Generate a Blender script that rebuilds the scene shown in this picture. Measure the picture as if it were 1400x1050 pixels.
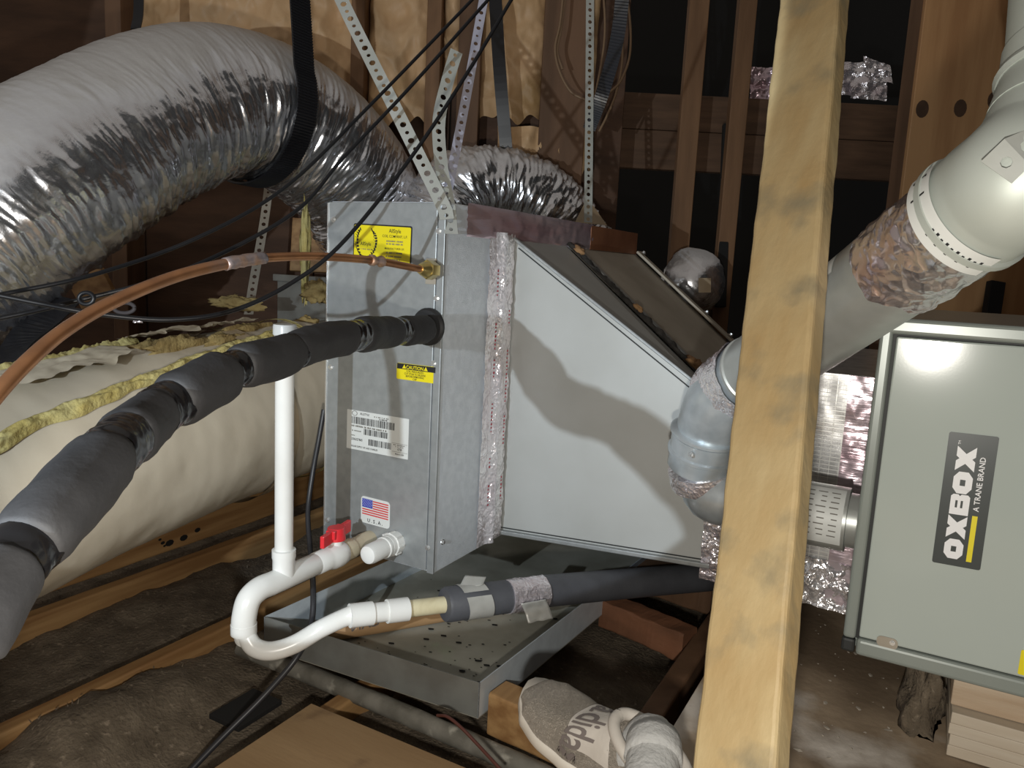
import bpy, bmesh, math, random
import numpy as np
from mathutils import Vector, Matrix, noise
random.seed(7); np.random.seed(7)
for o in list(bpy.data.objects): bpy.data.objects.remove(o)
SC = bpy.context.scene
COL = SC.collection
GZ = 0.86                       # camera height above the joist tops (z = 0)

# ------------------------------------------------------------------ camera
F = 1050.0
_z = -np.array([-340, 6775, 1050.]); _z /= np.linalg.norm(_z)
_y = np.array([584, -133, 1050.]); _y = _y - _y.dot(_z)*_z; _y /= np.linalg.norm(_y)
_x = np.cross(_y, _z)
CM = np.array([_x, _y, _z])     # rows: world axes in (right, down, forward)
cam_d = bpy.data.cameras.new('camera'); cam = bpy.data.objects.new('camera', cam_d); COL.objects.link(cam)
cam_d.sensor_width = 36; cam_d.lens = F/1400*36; cam_d.clip_start = .02
R = Matrix(((CM[0][0], -CM[0][1], -CM[0][2]), (CM[1][0], -CM[1][1], -CM[1][2]), (CM[2][0], -CM[2][1], -CM[2][2])))
cam.matrix_world = Matrix.Translation((0, 0, GZ)) @ R.to_4x4()
SC.camera = cam

# ------------------------------------------------------------------ world, lights, exposure
w = bpy.data.worlds.new('attic_dark'); SC.world = w; w.use_nodes = True
w.node_tree.nodes['Background'].inputs[0].default_value = (.95, .86, .77, 1)
w.node_tree.nodes['Background'].inputs[1].default_value = .22
def point_light(name, loc, power, radius, col):
    l = bpy.data.lights.new(name, 'POINT'); l.energy = power; l.shadow_soft_size = radius; l.color = col
    o = bpy.data.objects.new(name, l); COL.objects.link(o); o.location = (loc[0], loc[1], loc[2]+GZ); return o
sl_d = bpy.data.lights.new('flashlight', 'SPOT'); sl_d.energy = 78; sl_d.shadow_soft_size = .007; sl_d.color = (.82, .92, 1.0)
sl_d.spot_size = math.radians(58); sl_d.spot_blend = .03
sl_o = bpy.data.objects.new('flashlight', sl_d); COL.objects.link(sl_o); sl_o.location = (-.55, -.50, GZ-.04)
sl_o.rotation_euler = (Vector((-1.135, 1.367, GZ+.147))-Vector(sl_o.location)).to_track_quat('-Z', 'Y').to_euler()
point_light('phone_light', (.0, -.02, -.165), 38, .02, (1.0, .955, .87))
SC.view_settings.view_transform = 'Standard'; SC.view_settings.look = 'None'
SC.view_settings.exposure = 0.0; SC.view_settings.gamma = 1.0
SC.view_settings.use_curve_mapping = False

# ------------------------------------------------------------------ helpers
def ray(px, py): return CM @ np.array([px-700., py-525., F])
def W(px, py, d):                       # a point seen at a pixel, at a given depth in metres
    r = ray(px, py)*(d/F); return Vector((r[0], r[1], r[2]+GZ))
def onY(px, py, Y): r = ray(px, py); r = r*(Y/r[1]); return Vector((r[0], r[1], r[2]+GZ))
def onX(px, py, X): r = ray(px, py); r = r*(X/r[0]); return Vector((r[0], r[1], r[2]+GZ))
def onZ(px, py, Z): r = ray(px, py); r = r*((Z-GZ)/r[2]); return Vector((r[0], r[1], r[2]+GZ))
UH = Vector((.879, .4765, 0)); FH = Vector((-.4765, .879, 0))
def BK(s, dist, z): v = UH*s + FH*dist; return Vector((v.x, v.y, z))   # background frame, z above joists
def bs(px, dist): return (px-700)/F*dist

def tag(o, label=None, cat=None, group=None, kind=None):
    if label: o['label'] = label
    if cat: o['category'] = cat
    if group: o['group'] = group
    if kind: o['kind'] = kind
    return o
def thing(name, label, cat, loc=(0, 0, 0), group=None, kind=None):
    o = bpy.data.objects.new(name, None); COL.objects.link(o); o.location = loc
    o.empty_display_size = .05
    return tag(o, label, cat, group, kind)
def link(name, me, mat, parent=None, smooth=False):
    o = bpy.data.objects.new(name, me); COL.objects.link(o)
    if mat is not None and not me.materials: me.materials.append(mat)
    if smooth:
        me.polygons.foreach_set('use_smooth', [True]*len(me.polygons))
    if parent is not None:
        o.parent = parent
        if parent.type == 'EMPTY': o.matrix_parent_inverse = Matrix.Translation(-Vector(parent.location))
    return o
def mk(name, verts, faces, mat, parent=None, smooth=False, weld=False):
    me = bpy.data.meshes.new(name); me.from_pydata([tuple(v) for v in verts], [], faces)
    bm = bmesh.new(); bm.from_mesh(me)
    if weld: bmesh.ops.remove_doubles(bm, verts=bm.verts, dist=1e-5)
    bmesh.ops.recalc_face_normals(bm, faces=bm.faces); bm.to_mesh(me); bm.free()
    return link(name, me, mat, parent, smooth)
def bm_box(bm, c, ax, ay, az):          # centre and three half-axis vectors
    vs = [bm.verts.new(c + ax*i + ay*j + az*k) for i in (-1, 1) for j in (-1, 1) for k in (-1, 1)]
    for f in ((0, 1, 3, 2), (4, 6, 7, 5), (0, 4, 5, 1), (2, 3, 7, 6), (0, 2, 6, 4), (1, 5, 7, 3)):
        bm.faces.new([vs[i] for i in f])
def fin(name, bm, mat, parent=None, smooth=False, bevel=0, seg=2):
    bmesh.ops.recalc_face_normals(bm, faces=bm.faces)
    if bevel:
        bmesh.ops.bevel(bm, geom=list(bm.edges), offset=bevel, segments=seg, profile=.5, affect='EDGES', clamp_overlap=True)
    me = bpy.data.meshes.new(name); bm.to_mesh(me); bm.free()
    o = link(name, me, mat, parent, smooth)
    return o
def box(name, x0, x1, y0, y1, z0, z1, mat, parent=None, bevel=0, seg=2):
    bm = bmesh.new()
    bm_box(bm, Vector(((x0+x1)/2, (y0+y1)/2, (z0+z1)/2)), Vector(((x1-x0)/2, 0, 0)), Vector((0, (y1-y0)/2, 0)), Vector((0, 0, (z1-z0)/2)))
    return fin(name, bm, mat, parent, False, bevel, seg)
def beam(name, A, B, wd, ht, mat, parent=None, up=(0, 0, 1), bevel=.003):   # wd across, ht along up
    A, B = Vector(A), Vector(B); d = (B-A); L = d.length; d.normalize()
    s = d.cross(Vector(up)).normalized(); u = s.cross(d).normalized()
    bm = bmesh.new(); bm_box(bm, (A+B)/2, d*(L/2), s*(wd/2), u*(ht/2))
    return fin(name, bm, mat, parent, False, bevel, 2)
def rough_beam(name, A, B, wd, ht, mat, parent=None, up=(0, 0, 1), n=60, amp=.0015):
    A, B = Vector(A), Vector(B); d = (B-A); L = d.length; d.normalize()
    s = d.cross(Vector(up)).normalized(); u = s.cross(d).normalized()
    prof = []
    c = .006
    for (x, y) in ((-1, -1), (1, -1), (1, 1), (-1, 1)):
        cx, cy = x*(wd/2-c), y*(ht/2-c)
        a0 = {(-1, -1): 180, (1, -1): 270, (1, 1): 0, (-1, 1): 90}[(x, y)]
        for k in range(4):
            a = math.radians(a0+30*k); prof.append((cx+c*math.cos(a), cy+c*math.sin(a)))
    vs, fs = [], []; m = len(prof)
    for i in range(n+1):
        for j, (x, y) in enumerate(prof):
            p = A + d*(L*i/n) + s*x + u*y
            nn = noise.noise(Vector((i*.35, x*60, y*60)))*amp + noise.noise(Vector((i*.07, x*30, y*30+9)))*amp
            vs.append(p + (s*x+u*y).normalized()*nn)
    for i in range(n):
        for j in range(m): fs.append((i*m+j, i*m+(j+1) % m, (i+1)*m+(j+1) % m, (i+1)*m+j))
    fs.append(tuple(range(m))); fs.append(tuple(n*m+j for j in range(m)))
    return mk(name, vs, fs, mat, parent, False)
def catmull(pts, per=12):
    P = [Vector(p) for p in pts]; P = [P[0]*2-P[1]] + P + [P[-1]*2-P[-2]]
    out = []
    for i in range(1, len(P)-2):
        for k in range(per):
            t = k/per; a, b, c, d = P[i-1], P[i], P[i+1], P[i+2]
            out.append(.5*((2*b) + (c-a)*t + (2*a-5*b+4*c-d)*t*t + (3*b-a-3*c+d)*t**3))
    out.append(P[-2]); return out
def resample(path, n):
    L = [0]
    for a, b in zip(path, path[1:]): L.append(L[-1]+(b-a).length)
    out = []; j = 0
    for i in range(n):
        t = L[-1]*i/(n-1)
        while j < len(L)-2 and L[j+1] < t: j += 1
        s = (t-L[j])/max(L[j+1]-L[j], 1e-9); out.append(path[j].lerp(path[j+1], min(max(s, 0), 1)))
    return out, L[-1]
def frames(path):
    T = []
    for i in range(len(path)):
        a = path[max(i-1, 0)]; b = path[min(i+1, len(path)-1)]; T.append((b-a).normalized())
    ref = Vector((0, 0, 1)) if abs(T[0].z) < .9 else Vector((1, 0, 0))
    N = [(ref - T[0]*ref.dot(T[0])).normalized()]
    for i in range(1, len(path)):
        v = N[-1] - T[i]*N[-1].dot(T[i]); N.append(v.normalized())
    return T, N
def tube_data(path, rad, seg=16, rfun=None, cap=True):
    T, N = frames(path); n = len(path); vs, fs = [], []; s = 0
    for i, p in enumerate(path):
        if i: s += (p-path[i-1]).length
        r = rad(i/(n-1)) if callable(rad) else (rad[i] if isinstance(rad, (list, tuple)) else rad)
        b = T[i].cross(N[i])
        for j in range(seg):
            a = 2*math.pi*j/seg; d = N[i]*math.cos(a) + b*math.sin(a)
            vs.append(p + d*(r + (rfun(s, a) if rfun else 0)))
    for i in range(n-1):
        for j in range(seg): fs.append((i*seg+j, i*seg+(j+1) % seg, (i+1)*seg+(j+1) % seg, (i+1)*seg+j))
    if cap: fs.append(tuple(range(seg))[::-1]); fs.append(tuple((n-1)*seg+j for j in range(seg)))
    return vs, fs
def tube(name, pts, rad, mat, parent=None, seg=16, per=10, rfun=None, cap=True, n=None, curve=True):
    path = catmull(pts, per) if curve and len(pts) > 2 else [Vector(p) for p in pts]
    if n: path, _ = resample(path, n)
    vs, fs = tube_data(path, rad, seg, rfun, cap)
    o = mk(name, vs, fs, mat, parent, True)
    md = o.modifiers.new('split', 'EDGE_SPLIT'); md.split_angle = math.radians(50)
    return o
def lathe(name, A, B, prof, mat, parent=None, seg=28):   # prof: (fraction or metres along A->B, radius)
    A, B = Vector(A), Vector(B); d = (B-A).normalized(); path = [A + d*t for t, r in prof]
    ref = Vector((0, 0, 1)) if abs(d.z) < .9 else Vector((1, 0, 0))
    n = (ref-d*ref.dot(d)).normalized(); b = d.cross(n); vs, fs = [], []
    for (t, r) in prof:
        for j in range(seg):
            a = 2*math.pi*j/seg; vs.append(A + d*t + (n*math.cos(a)+b*math.sin(a))*r)
    m = len(prof)
    for i in range(m-1):
        for j in range(seg): fs.append((i*seg+j, i*seg+(j+1) % seg, (i+1)*seg+(j+1) % seg, (i+1)*seg+j))
    fs.append(tuple(range(seg))); fs.append(tuple((m-1)*seg+j for j in range(seg)))
    o = mk(name, vs, fs, mat, parent, True)
    md = o.modifiers.new('split', 'EDGE_SPLIT'); md.split_angle = math.radians(40)
    return o
def ribbon(name, pts, width, nrm, mat, parent=None, thick=.002, per=10, n=None, curve=True, rib=0):
    """flat strip; nrm: vector or list of vectors facing away from the flat side"""
    path = catmull(pts, per) if curve and len(pts) > 2 else [Vector(p) for p in pts]
    if n: path, _ = resample(path, n)
    m = len(path); vs, fs = [], []
    for i, p in enumerate(path):
        t = (path[min(i+1, m-1)]-path[max(i-1, 0)]).normalized()
        nv = Vector(nrm[min(int(i/(m-1)*(len(nrm)-1)+.5), len(nrm)-1)]) if isinstance(nrm, list) else Vector(nrm)
        s = t.cross(nv).normalized(); nn = s.cross(t).normalized()
        for a, b in ((-1, 0), (1, 0), (1, 1), (-1, 1)): vs.append(p + s*(a*width/2) + nn*(b*thick*(1+rib*(i % 2))))
    for i in range(m-1):
        for j in range(4): fs.append((i*4+j, i*4+(j+1) % 4, (i+1)*4+(j+1) % 4, (i+1)*4+j))
    fs += [(0, 1, 2, 3), tuple((m-1)*4+j for j in range(4))]
    return mk(name, vs, fs, mat, parent)
def perforated(name, pts, width, nrm, mat, parent=None, cell=.019, thick=.0014):
    path = catmull(pts, 20) if len(pts) > 2 else [Vector(pts[0]).lerp(Vector(pts[1]), t/60) for t in range(61)]
    L = sum((b-a).length for a, b in zip(path, path[1:])); n = max(int(L/cell), 2)
    path, _ = resample(path, n+1); m = len(path); vs, fs = [], []
    def fr(i):
        t = (path[min(i+1, m-1)]-path[max(i-1, 0)]).normalized(); s = t.cross(Vector(nrm)).normalized(); return t, s
    for i in range(m-1):
        (t0, s0), (t1, s1) = fr(i), fr(i+1); a, b = path[i], path[i+1]; c = (a+b)/2; h = width/2
        t = (b-a).normalized(); s = (s0+s1).normalized(); r = width*(.24 if i % 2 else .155)
        outer = [b+s1*h, b, b-s1*h, c-s*h, a-s0*h, a, a+s0*h, c+s*h]
        inner = [c+(t*math.cos(math.radians(q))+s*math.sin(math.radians(q)))*r for q in (45, 0, -45, -90, -135, 180, 135, 90)]
        k = len(vs); vs += outer+inner
        for j in range(8): fs.append((k+j, k+(j+1) % 8, k+8+(j+1) % 8, k+8+j))
    o = mk(name, vs, fs, mat, parent, weld=True)
    md = o.modifiers.new('thick', 'SOLIDIFY'); md.thickness = thick
    return o
def sheet(name, fn, nu, nv, mat, parent=None, smooth=True, thick=0):
    vs = [fn(i/nu, j/nv) for i in range(nu+1) for j in range(nv+1)]
    fs = [(i*(nv+1)+j, (i+1)*(nv+1)+j, (i+1)*(nv+1)+j+1, i*(nv+1)+j+1) for i in range(nu) for j in range(nv)]
    o = mk(name, vs, fs, mat, parent, smooth)
    if thick: md = o.modifiers.new('thick', 'SOLIDIFY'); md.thickness = thick
    return o
def nz(*a): return noise.noise(Vector(a))
def fr(v, oct=4):
    s, a = 0, 1
    for k in range(oct): s += noise.noise(v)*a; v = v*2.03; a *= .5
    return s

# ---- flat print: a frame given by three corners
class Frame:
    def __init__(s, TL, TR, BL, n=None):
        s.o, s.u, s.v = Vector(TL), Vector(TR)-Vector(TL), Vector(BL)-Vector(TL)
        s.W, s.H = s.u.length, s.v.length; s.n = s.u.cross(s.v).normalized()*-1
        if n is not None and s.n.dot(Vector(n)) < 0: s.n = -s.n
    def p(s, a, b, h=0): return s.o + s.u*a + s.v*b + s.n*h
def quad_plate(name, fm, mat, parent, h=.0007, r=0, rect=(0, 0, 1, 1), base=0):
    a0, b0, a1, b1 = rect; pts = []
    if r:
        ra, rb = r/fm.W, r/fm.H
        for (ca, cb, q) in ((a1-ra, b0+rb, 270), (a1-ra, b1-rb, 0), (a0+ra, b1-rb, 90), (a0+ra, b0+rb, 180)):
            for k in range(5):
                t = math.radians(q+22.5*k); pts.append((ca+ra*math.cos(t), cb+rb*math.sin(t)))
    else: pts = [(a0, b0), (a1, b0), (a1, b1), (a0, b1)]
    n = len(pts); vs = [fm.p(a, b, base) for a, b in pts]+[fm.p(a, b, base+h) for a, b in pts]
    fs = [tuple(range(n)), tuple(range(n, 2*n))]+[(i, (i+1) % n, n+(i+1) % n, n+i) for i in range(n)]
    return mk(name, vs, fs, mat, parent)
def polys(name, fm, plist, mat, parent, h=.0013):
    vs, fs = [], []
    for pl in plist:
        k = len(vs); vs += [fm.p(a, b, h) for a, b in pl]; fs.append(tuple(range(k, k+len(pl))))
    return mk(name, vs, fs, mat, parent)
def rects(name, fm, rl, mat, parent, h=.0013): return polys(name, fm, [[(a, b), (c, b), (c, d), (a, d)] for a, b, c, d in rl], mat, parent, h)
def text(name, fm, lines, mat, parent, h=.0013):
    """lines: (string, a, b, size as a fraction of frame height, align, bold, xscale)"""
    vs, fs = [], []
    for (s, a, b, sz, al, bold, xs) in lines:
        cu = bpy.data.curves.new('t', 'FONT'); cu.body = s; cu.align_x = al; cu.offset = bold; cu.resolution_u = 2
        ob = bpy.data.objects.new('t', cu); me = bpy.data.meshes.new_from_object(ob)
        k = len(vs); hh = sz*fm.H
        for v in me.vertices: vs.append(fm.p(a + v.co.x*hh*xs/fm.W, b - v.co.y*hh/fm.H, h))
        for p in me.polygons: fs.append(tuple(k+i for i in p.vertices))
        bpy.data.objects.remove(ob); bpy.data.curves.remove(cu); bpy.data.meshes.remove(me)
    return mk(name, vs, fs, mat, parent)

# ------------------------------------------------------------------ materials
MT = {}
def mat(name, col, rough=.5, metal=0., col2=None, scale=8., detail=6., lo=.35, hi=.65, stretch=(1, 1, 1), rot=(0, 0, 0),
        bump=0., bscale=60., bstretch=None, btex='noise', spec=.5, dist=.01, rough2=None, third=None, tscale=3., tlo=.55, thi=.7, coat=0):
    m = bpy.data.materials.new(name); m.use_nodes = True; nt = m.node_tree; N = nt.nodes; L = nt.links
    b = N['Principled BSDF']; b.inputs['Roughness'].default_value = rough; b.inputs['Metallic'].default_value = metal
    b.inputs['Base Color'].default_value = (*col, 1); b.inputs['Specular IOR Level'].default_value = spec
    if coat: b.inputs['Coat Weight'].default_value = coat; b.inputs['Coat Roughness'].default_value = .15
    tc = N.new('ShaderNodeTexCoord')
    def mapped(st):
        mp = N.new('ShaderNodeMapping'); mp.inputs['Scale'].default_value = st; mp.inputs['Rotation'].default_value = rot
        L.new(tc.outputs['Object'], mp.inputs[0]); return mp.outputs[0]
    def ramp(src, a, c):
        r = N.new('ShaderNodeMapRange'); r.inputs[1].default_value = a; r.inputs[2].default_value = c; L.new(src, r.inputs[0]); return r.outputs[0]
    if col2 is not None:
        t = N.new('ShaderNodeTexNoise'); t.inputs['Scale'].default_value = scale; t.inputs['Detail'].default_value = detail
        L.new(mapped(stretch), t.inputs['Vector'])
        f = ramp(t.outputs['Fac'], lo, hi)
        mx = N.new('ShaderNodeMix'); mx.data_type = 'RGBA'; L.new(f, mx.inputs[0])
        mx.inputs[6].default_value = (*col, 1); mx.inputs[7].default_value = (*col2, 1); out = mx.outputs[2]
        if rough2 is not None:
            rr = N.new('ShaderNodeMapRange'); rr.inputs[3].default_value = rough; rr.inputs[4].default_value = rough2
            L.new(f, rr.inputs[0]); L.new(rr.outputs[0], b.inputs['Roughness'])
        if third is not None:
            t3 = N.new('ShaderNodeTexNoise'); t3.inputs['Scale'].default_value = tscale; t3.inputs['Detail'].default_value = 8
            L.new(mapped((1, 1, 1)), t3.inputs['Vector'])
            m3 = N.new('ShaderNodeMix'); m3.data_type = 'RGBA'; L.new(ramp(t3.outputs['Fac'], tlo, thi), m3.inputs[0])
            L.new(out, m3.inputs[6]); m3.inputs[7].default_value = (*third, 1); out = m3.outputs[2]
        L.new(out, b.inputs['Base Color'])
    if bump:
        if btex == 'voronoi':
            t = N.new('ShaderNodeTexVoronoi'); t.feature = 'F1'; t.inputs['Scale'].default_value = bscale
            nn = N.new('ShaderNodeTexNoise'); nn.inputs['Scale'].default_value = bscale*.4; nn.inputs['Detail'].default_value = 3
            v = mapped(bstretch or stretch); L.new(v, nn.inputs['Vector'])
            ad = N.new('ShaderNodeMix'); ad.data_type = 'RGBA'; ad.blend_type = 'ADD'; ad.inputs[0].default_value = .22
            L.new(v, ad.inputs[6]); L.new(nn.outputs['Color'], ad.inputs[7]); L.new(ad.outputs[2], t.inputs['Vector']); src = t.outputs['Distance']
        elif btex == 'grid':
            t = N.new('ShaderNodeTexBrick'); t.inputs['Scale'].default_value = bscale; t.offset = 0
            t.inputs['Mortar Size'].default_value = .06; t.inputs['Row Height'].default_value = .35; t.inputs['Brick Width'].default_value = .5
            L.new(mapped(bstretch or stretch), t.inputs['Vector']); src = t.outputs['Fac']
        elif btex == 'wave':
            t = N.new('ShaderNodeTexWave'); t.inputs['Scale'].default_value = bscale; t.inputs['Distortion'].default_value = .3
            L.new(mapped(bstretch or stretch), t.inputs['Vector']); src = t.outputs['Fac']
        else:
            t = N.new('ShaderNodeTexNoise'); t.inputs['Scale'].default_value = bscale; t.inputs['Detail'].default_value = 5
            L.new(mapped(bstretch or stretch), t.inputs['Vector']); src = t.outputs['Fac']
        bp = N.new('ShaderNodeBump'); bp.inputs['Strength'].default_value = bump; bp.inputs['Distance'].default_value = dist
        L.new(src, bp.inputs['Height']); L.new(bp.outputs[0], b.inputs['Normal'])
    MT[name] = m; return m
galv = mat('galvanised', (.38, .40, .405), .42, .5, (.33, .35, .355), 55, 3, bump=.10, bscale=90, bstretch=(1, 1, .35), dist=.003)
galv_emb = mat('galvanised_embossed', (.74, .79, .84), .36, .25, (.66, .71, .76), 60, 2, bump=.35, bscale=130, btex='voronoi', dist=.002)
sheetm = mat('sheet_steel_matte', (.47, .485, .475), .5, .25, (.42, .43, .415), 5, 8, bump=.04, bscale=200, dist=.001)
sheet_dark = mat('sheet_steel_dusty', (.46, .42, .35), .55, .3, (.36, .32, .26), 6, 8, bump=.1, bscale=80, dist=.002)
foil = mat('foil_tape', (.90, .89, .91), .22, .74, (.74, .66, .70), 9, 4, bump=.45, bscale=45, btex='voronoi', dist=.006)  # pinkish second tone paints reflections into the foil
foil_p = mat('foil_tape_reflection_tint', (.72, .64, .70), .24, .6, (.52, .36, .41), 5, 4, stretch=(.4, .4, 3), bump=.35, bscale=25, dist=.006)  # purple reflections painted in as the foil's own tones
foil_grid = mat('foil_scrim', (.82, .82, .82), .3, .8, (.6, .6, .6), 30, 3, rot=(1.5708, 0, 0), bump=.6, bscale=42, btex='grid', dist=.004)
red_ink = mat('red_ink', (.45, .03, .05), .5)
black_ink = mat('black_ink', (.012, .012, .014), .5)
grey_ink = mat('faded_ink', (.16, .15, .13), .6)
white_ink = mat('white_print', (.82, .83, .85), .45)
yellow_lab = mat('yellow_label', (.78, .66, .01), .4)
white_lab = mat('white_label', (.66, .68, .66), .45)
blue_ink = mat('blue_ink', (.03, .05, .38), .45)
red_flag = mat('red_flag_ink', (.62, .05, .05), .45)
paint = mat('furnace_paint', (.42, .47, .44), .13, 0., (.40, .45, .425), 4, 6, bump=.04, bscale=300, dist=.0002, spec=.32)
paint_trim = mat('furnace_trim', (.26, .29, .27), .3, .1, (.24, .27, .25), 5, 4)
furnace_dark = mat('furnace_gap', (.02, .022, .022), .6)
pvc = mat('white_pvc', (.80, .81, .79), .28, 0, (.74, .74, .71), 12, 5)
pvc_beige = mat('beige_pvc', (.52, .46, .33), .4, 0, (.44, .39, .28), 18, 6)
pvc_old = mat('yellowed_pvc', (.66, .60, .40), .4, 0, (.55, .48, .30), 20, 6, stretch=(3, 1, 1))
pvc_tan = mat('tan_pvc', (.46, .28, .14), .5, 0, (.38, .23, .11), 8, 5)
red_pl = mat('red_plastic', (.72, .03, .04), .3)
primer = mat('red_primer', (.62, .14, .10), .4)
foam = mat('black_foam', (.027, .027, .029), .7, 0, (.021, .021, .023), 30, 4, bump=.25, bscale=160, dist=.002)
foam_g = mat('grey_foam', (.075, .078, .088), .55, 0, (.06, .062, .07), 20, 4, bump=.2, bscale=160, dist=.002)
vinyl = mat('black_vinyl_tape', (.008, .008, .009), .18, 0, bump=.15, bscale=40, dist=.003)
rubber = mat('black_rubber', (.015, .015, .016), .5)
cable_m = mat('cable_jacket', (.007, .007, .008), .4, spec=.3)
cable_g = mat('grey_black_cable', (.03, .03, .034), .4)
wire_tan = mat('tan_wire', (.22, .14, .08), .5)
wire_red = mat('red_brown_wire', (.09, .028, .02), .5)
copper = mat('copper', (.62, .30, .14), .34, .85, (.45, .22, .11), 22, 5, third=(.36, .32, .32), tscale=6, tlo=.56, thi=.68)
copper_burn = mat('brazed_copper', (.36, .33, .36), .45, .7, (.55, .30, .14), 30, 5, bump=.5, bscale=60, dist=.004)
brass = mat('brass', (.70, .54, .20), .28, .9)
zinc = mat('zinc_strap', (.56, .58, .55), .4, .5, (.48, .50, .46), 20, 4)
screw_m = mat('screw_zinc', (.75, .76, .76), .25, .8)
flexm = None
beige = mat('duct_wrap_paper', (.61, .545, .43), .6, 0, (.53, .46, .35), 2.5, 6, bump=.12, bscale=14, dist=.012, third=(.40, .34, .25), tscale=2.2, tlo=.60, thi=.75)
beige_lite = mat('duct_wrap_flap', (.62, .55, .42), .65, 0, (.52, .44, .31), 4, 6, bump=.15, bscale=20, dist=.008)
tape_tan = mat('tan_tape', (.40, .31, .20), .45, 0, (.36, .27, .17), 10, 4)
aged_f = mat('aged_fibreglass', (.36, .27, .11), .9, 0, (.25, .17, .06), 25, 6, bump=.6, bscale=70, dist=.01)
yellow_f = mat('yellow_fibreglass', (.58, .51, .22), .9, 0, (.46, .37, .12), 25, 6, bump=.6, bscale=70, dist=.01)
webbing = mat('black_webbing', (.010, .010, .012), .35, 0, bump=.5, bscale=70, btex='wave', bstretch=(0, 0, 1), dist=.003)
webbing_g = mat('grey_webbing', (.035, .037, .045), .3, 0, bump=.6, bscale=60, btex='wave', bstretch=(0, 0, 1), dist=.003)
kraft = mat('kraft_paper', (.68, .45, .25), .55, 0, (.58, .37, .19), 5, 6, bump=.3, bscale=9, dist=.02, third=(.36, .22, .09), tscale=3, tlo=.58, thi=.75)
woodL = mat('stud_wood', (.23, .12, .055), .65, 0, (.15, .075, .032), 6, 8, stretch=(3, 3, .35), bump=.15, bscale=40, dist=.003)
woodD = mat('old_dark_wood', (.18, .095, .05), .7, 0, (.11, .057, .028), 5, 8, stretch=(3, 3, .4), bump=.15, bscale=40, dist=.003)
woodH = mat('old_beam_wood', (.15, .080, .042), .7, 0, (.085, .044, .022), 7, 8, stretch=(.5, .5, 4), bump=.2, bscale=30, dist=.004)
wood_pine = mat('pine_board', (.44, .24, .105), .55, 0, (.33, .165, .068), 4, 6, stretch=(3.5, 3.5, .35), lo=.4, hi=.62, bump=.05, bscale=30)
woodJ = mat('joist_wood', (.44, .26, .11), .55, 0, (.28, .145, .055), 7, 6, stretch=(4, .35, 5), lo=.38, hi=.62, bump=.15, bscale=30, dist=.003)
woodStk = mat('weathered_lath', (.43, .335, .18), .6, 0, (.34, .23, .10), 7, 8, stretch=(2, 2, .45), lo=.35, hi=.7, bump=.4, bscale=28, bstretch=(2, 2, .6), dist=.004, third=(.24, .195, .115), tscale=15, tlo=.54, thi=.72)
ply = mat('plywood', (.36, .235, .12), .65, 0, (.29, .18, .085), 3, 8, stretch=(.7, 4, 1), bump=.08, bscale=40, third=(.20, .12, .06), tscale=7, tlo=.66, thi=.74)
deckm = mat('dusty_deck', (.42, .32, .22), .6, 0, (.20, .145, .095), 4, 10, lo=.42, hi=.6, bump=.3, bscale=60, dist=.004, third=(.66, .60, .53), tscale=5, tlo=.54, thi=.68)
block_m = mat('pale_wood_block', (.56, .45, .33), .6, 0, (.45, .33, .22), 8, 6, stretch=(.5, 1, 5), bump=.1, bscale=50)
block_red = mat('red_wood_block', (.26, .11, .055), .7, 0, (.16, .07, .035), 8, 6, stretch=(.5, 2, 2), bump=.3, bscale=40, dist=.004)
insul = mat('loose_insulation', (.19, .15, .105), .95, 0, (.105, .080, .054), 18, 10, bump=.7, bscale=140, dist=.008, third=(.30, .24, .175), tscale=70, tlo=.6, thi=.75)
gloom_dirt = mat('gloom_and_dirt_black', (.008, .0075, .007), .85)  # attic darkness put into the colour; also black scraps, holes and flecks
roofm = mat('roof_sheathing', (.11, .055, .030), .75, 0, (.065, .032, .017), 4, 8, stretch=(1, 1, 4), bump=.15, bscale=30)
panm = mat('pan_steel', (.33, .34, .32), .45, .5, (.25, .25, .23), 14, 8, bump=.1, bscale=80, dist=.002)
pan_lit = mat('pan_steel_lit', (.66, .73, .78), .4, .3, (.58, .64, .69), 30, 4, bump=.1, bscale=80, dist=.002)  # lit copy of the pan steel; flashlight brightness put into the wall colour
pan_floor = mat('pan_dirty_floor', (.44, .43, .37), .6, .2, (.32, .31, .255), 9, 9, bump=.15, bscale=60, dist=.003, third=(.34, .42, .28), tscale=5, tlo=.60, thi=.72)
corr = mat('corroded_pipe', (.25, .235, .20), .75, .2, (.15, .14, .115), 20, 8, bump=.4, bscale=60, dist=.004, third=(.42, .40, .34), tscale=22, tlo=.58, thi=.68)
duct_tape = mat('silver_duct_tape', (.52, .52, .49), .45, .3, (.45, .45, .42), 30, 4, bump=.2, bscale=90, dist=.002)
vent_m = mat('vent_pipe_steel', (.50, .52, .50), .36, .6, (.46, .48, .46), 40, 3, bump=.05, bscale=120, dist=.001)
vent_w = mat('vent_adapter_steel', (.56, .61, .64), .3, .55, (.44, .49, .52), 30, 3)
vent_matte = mat('vent_elbow_matte', (.50, .54, .50), .5, .3, (.46, .50, .46), 12, 5)
shoe_m = mat('shoe_knit', (.47, .42, .36), .8, 0, (.38, .335, .28), 14, 5, bump=.8, bscale=150, btex='voronoi', dist=.004)
shoe_s = mat('shoe_saddle', (.56, .52, .47), .6, 0, (.50, .46, .41), 10, 5, bump=.1, bscale=100)
sole_m = mat('shoe_sole', (.68, .64, .57), .5, 0, (.60, .55, .48), 9, 5)
sock_m = mat('grey_sock', (.52, .52, .51), .9, 0, (.44, .44, .43), 16, 5, bump=.6, bscale=140, dist=.004)
ink_shoe = mat('shoe_print', (.16, .135, .125), .7)
denim = mat('trouser_cloth', (.06, .065, .075), .9, 0, (.045, .05, .06), 20, 5, bump=.5, bscale=120)
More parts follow.
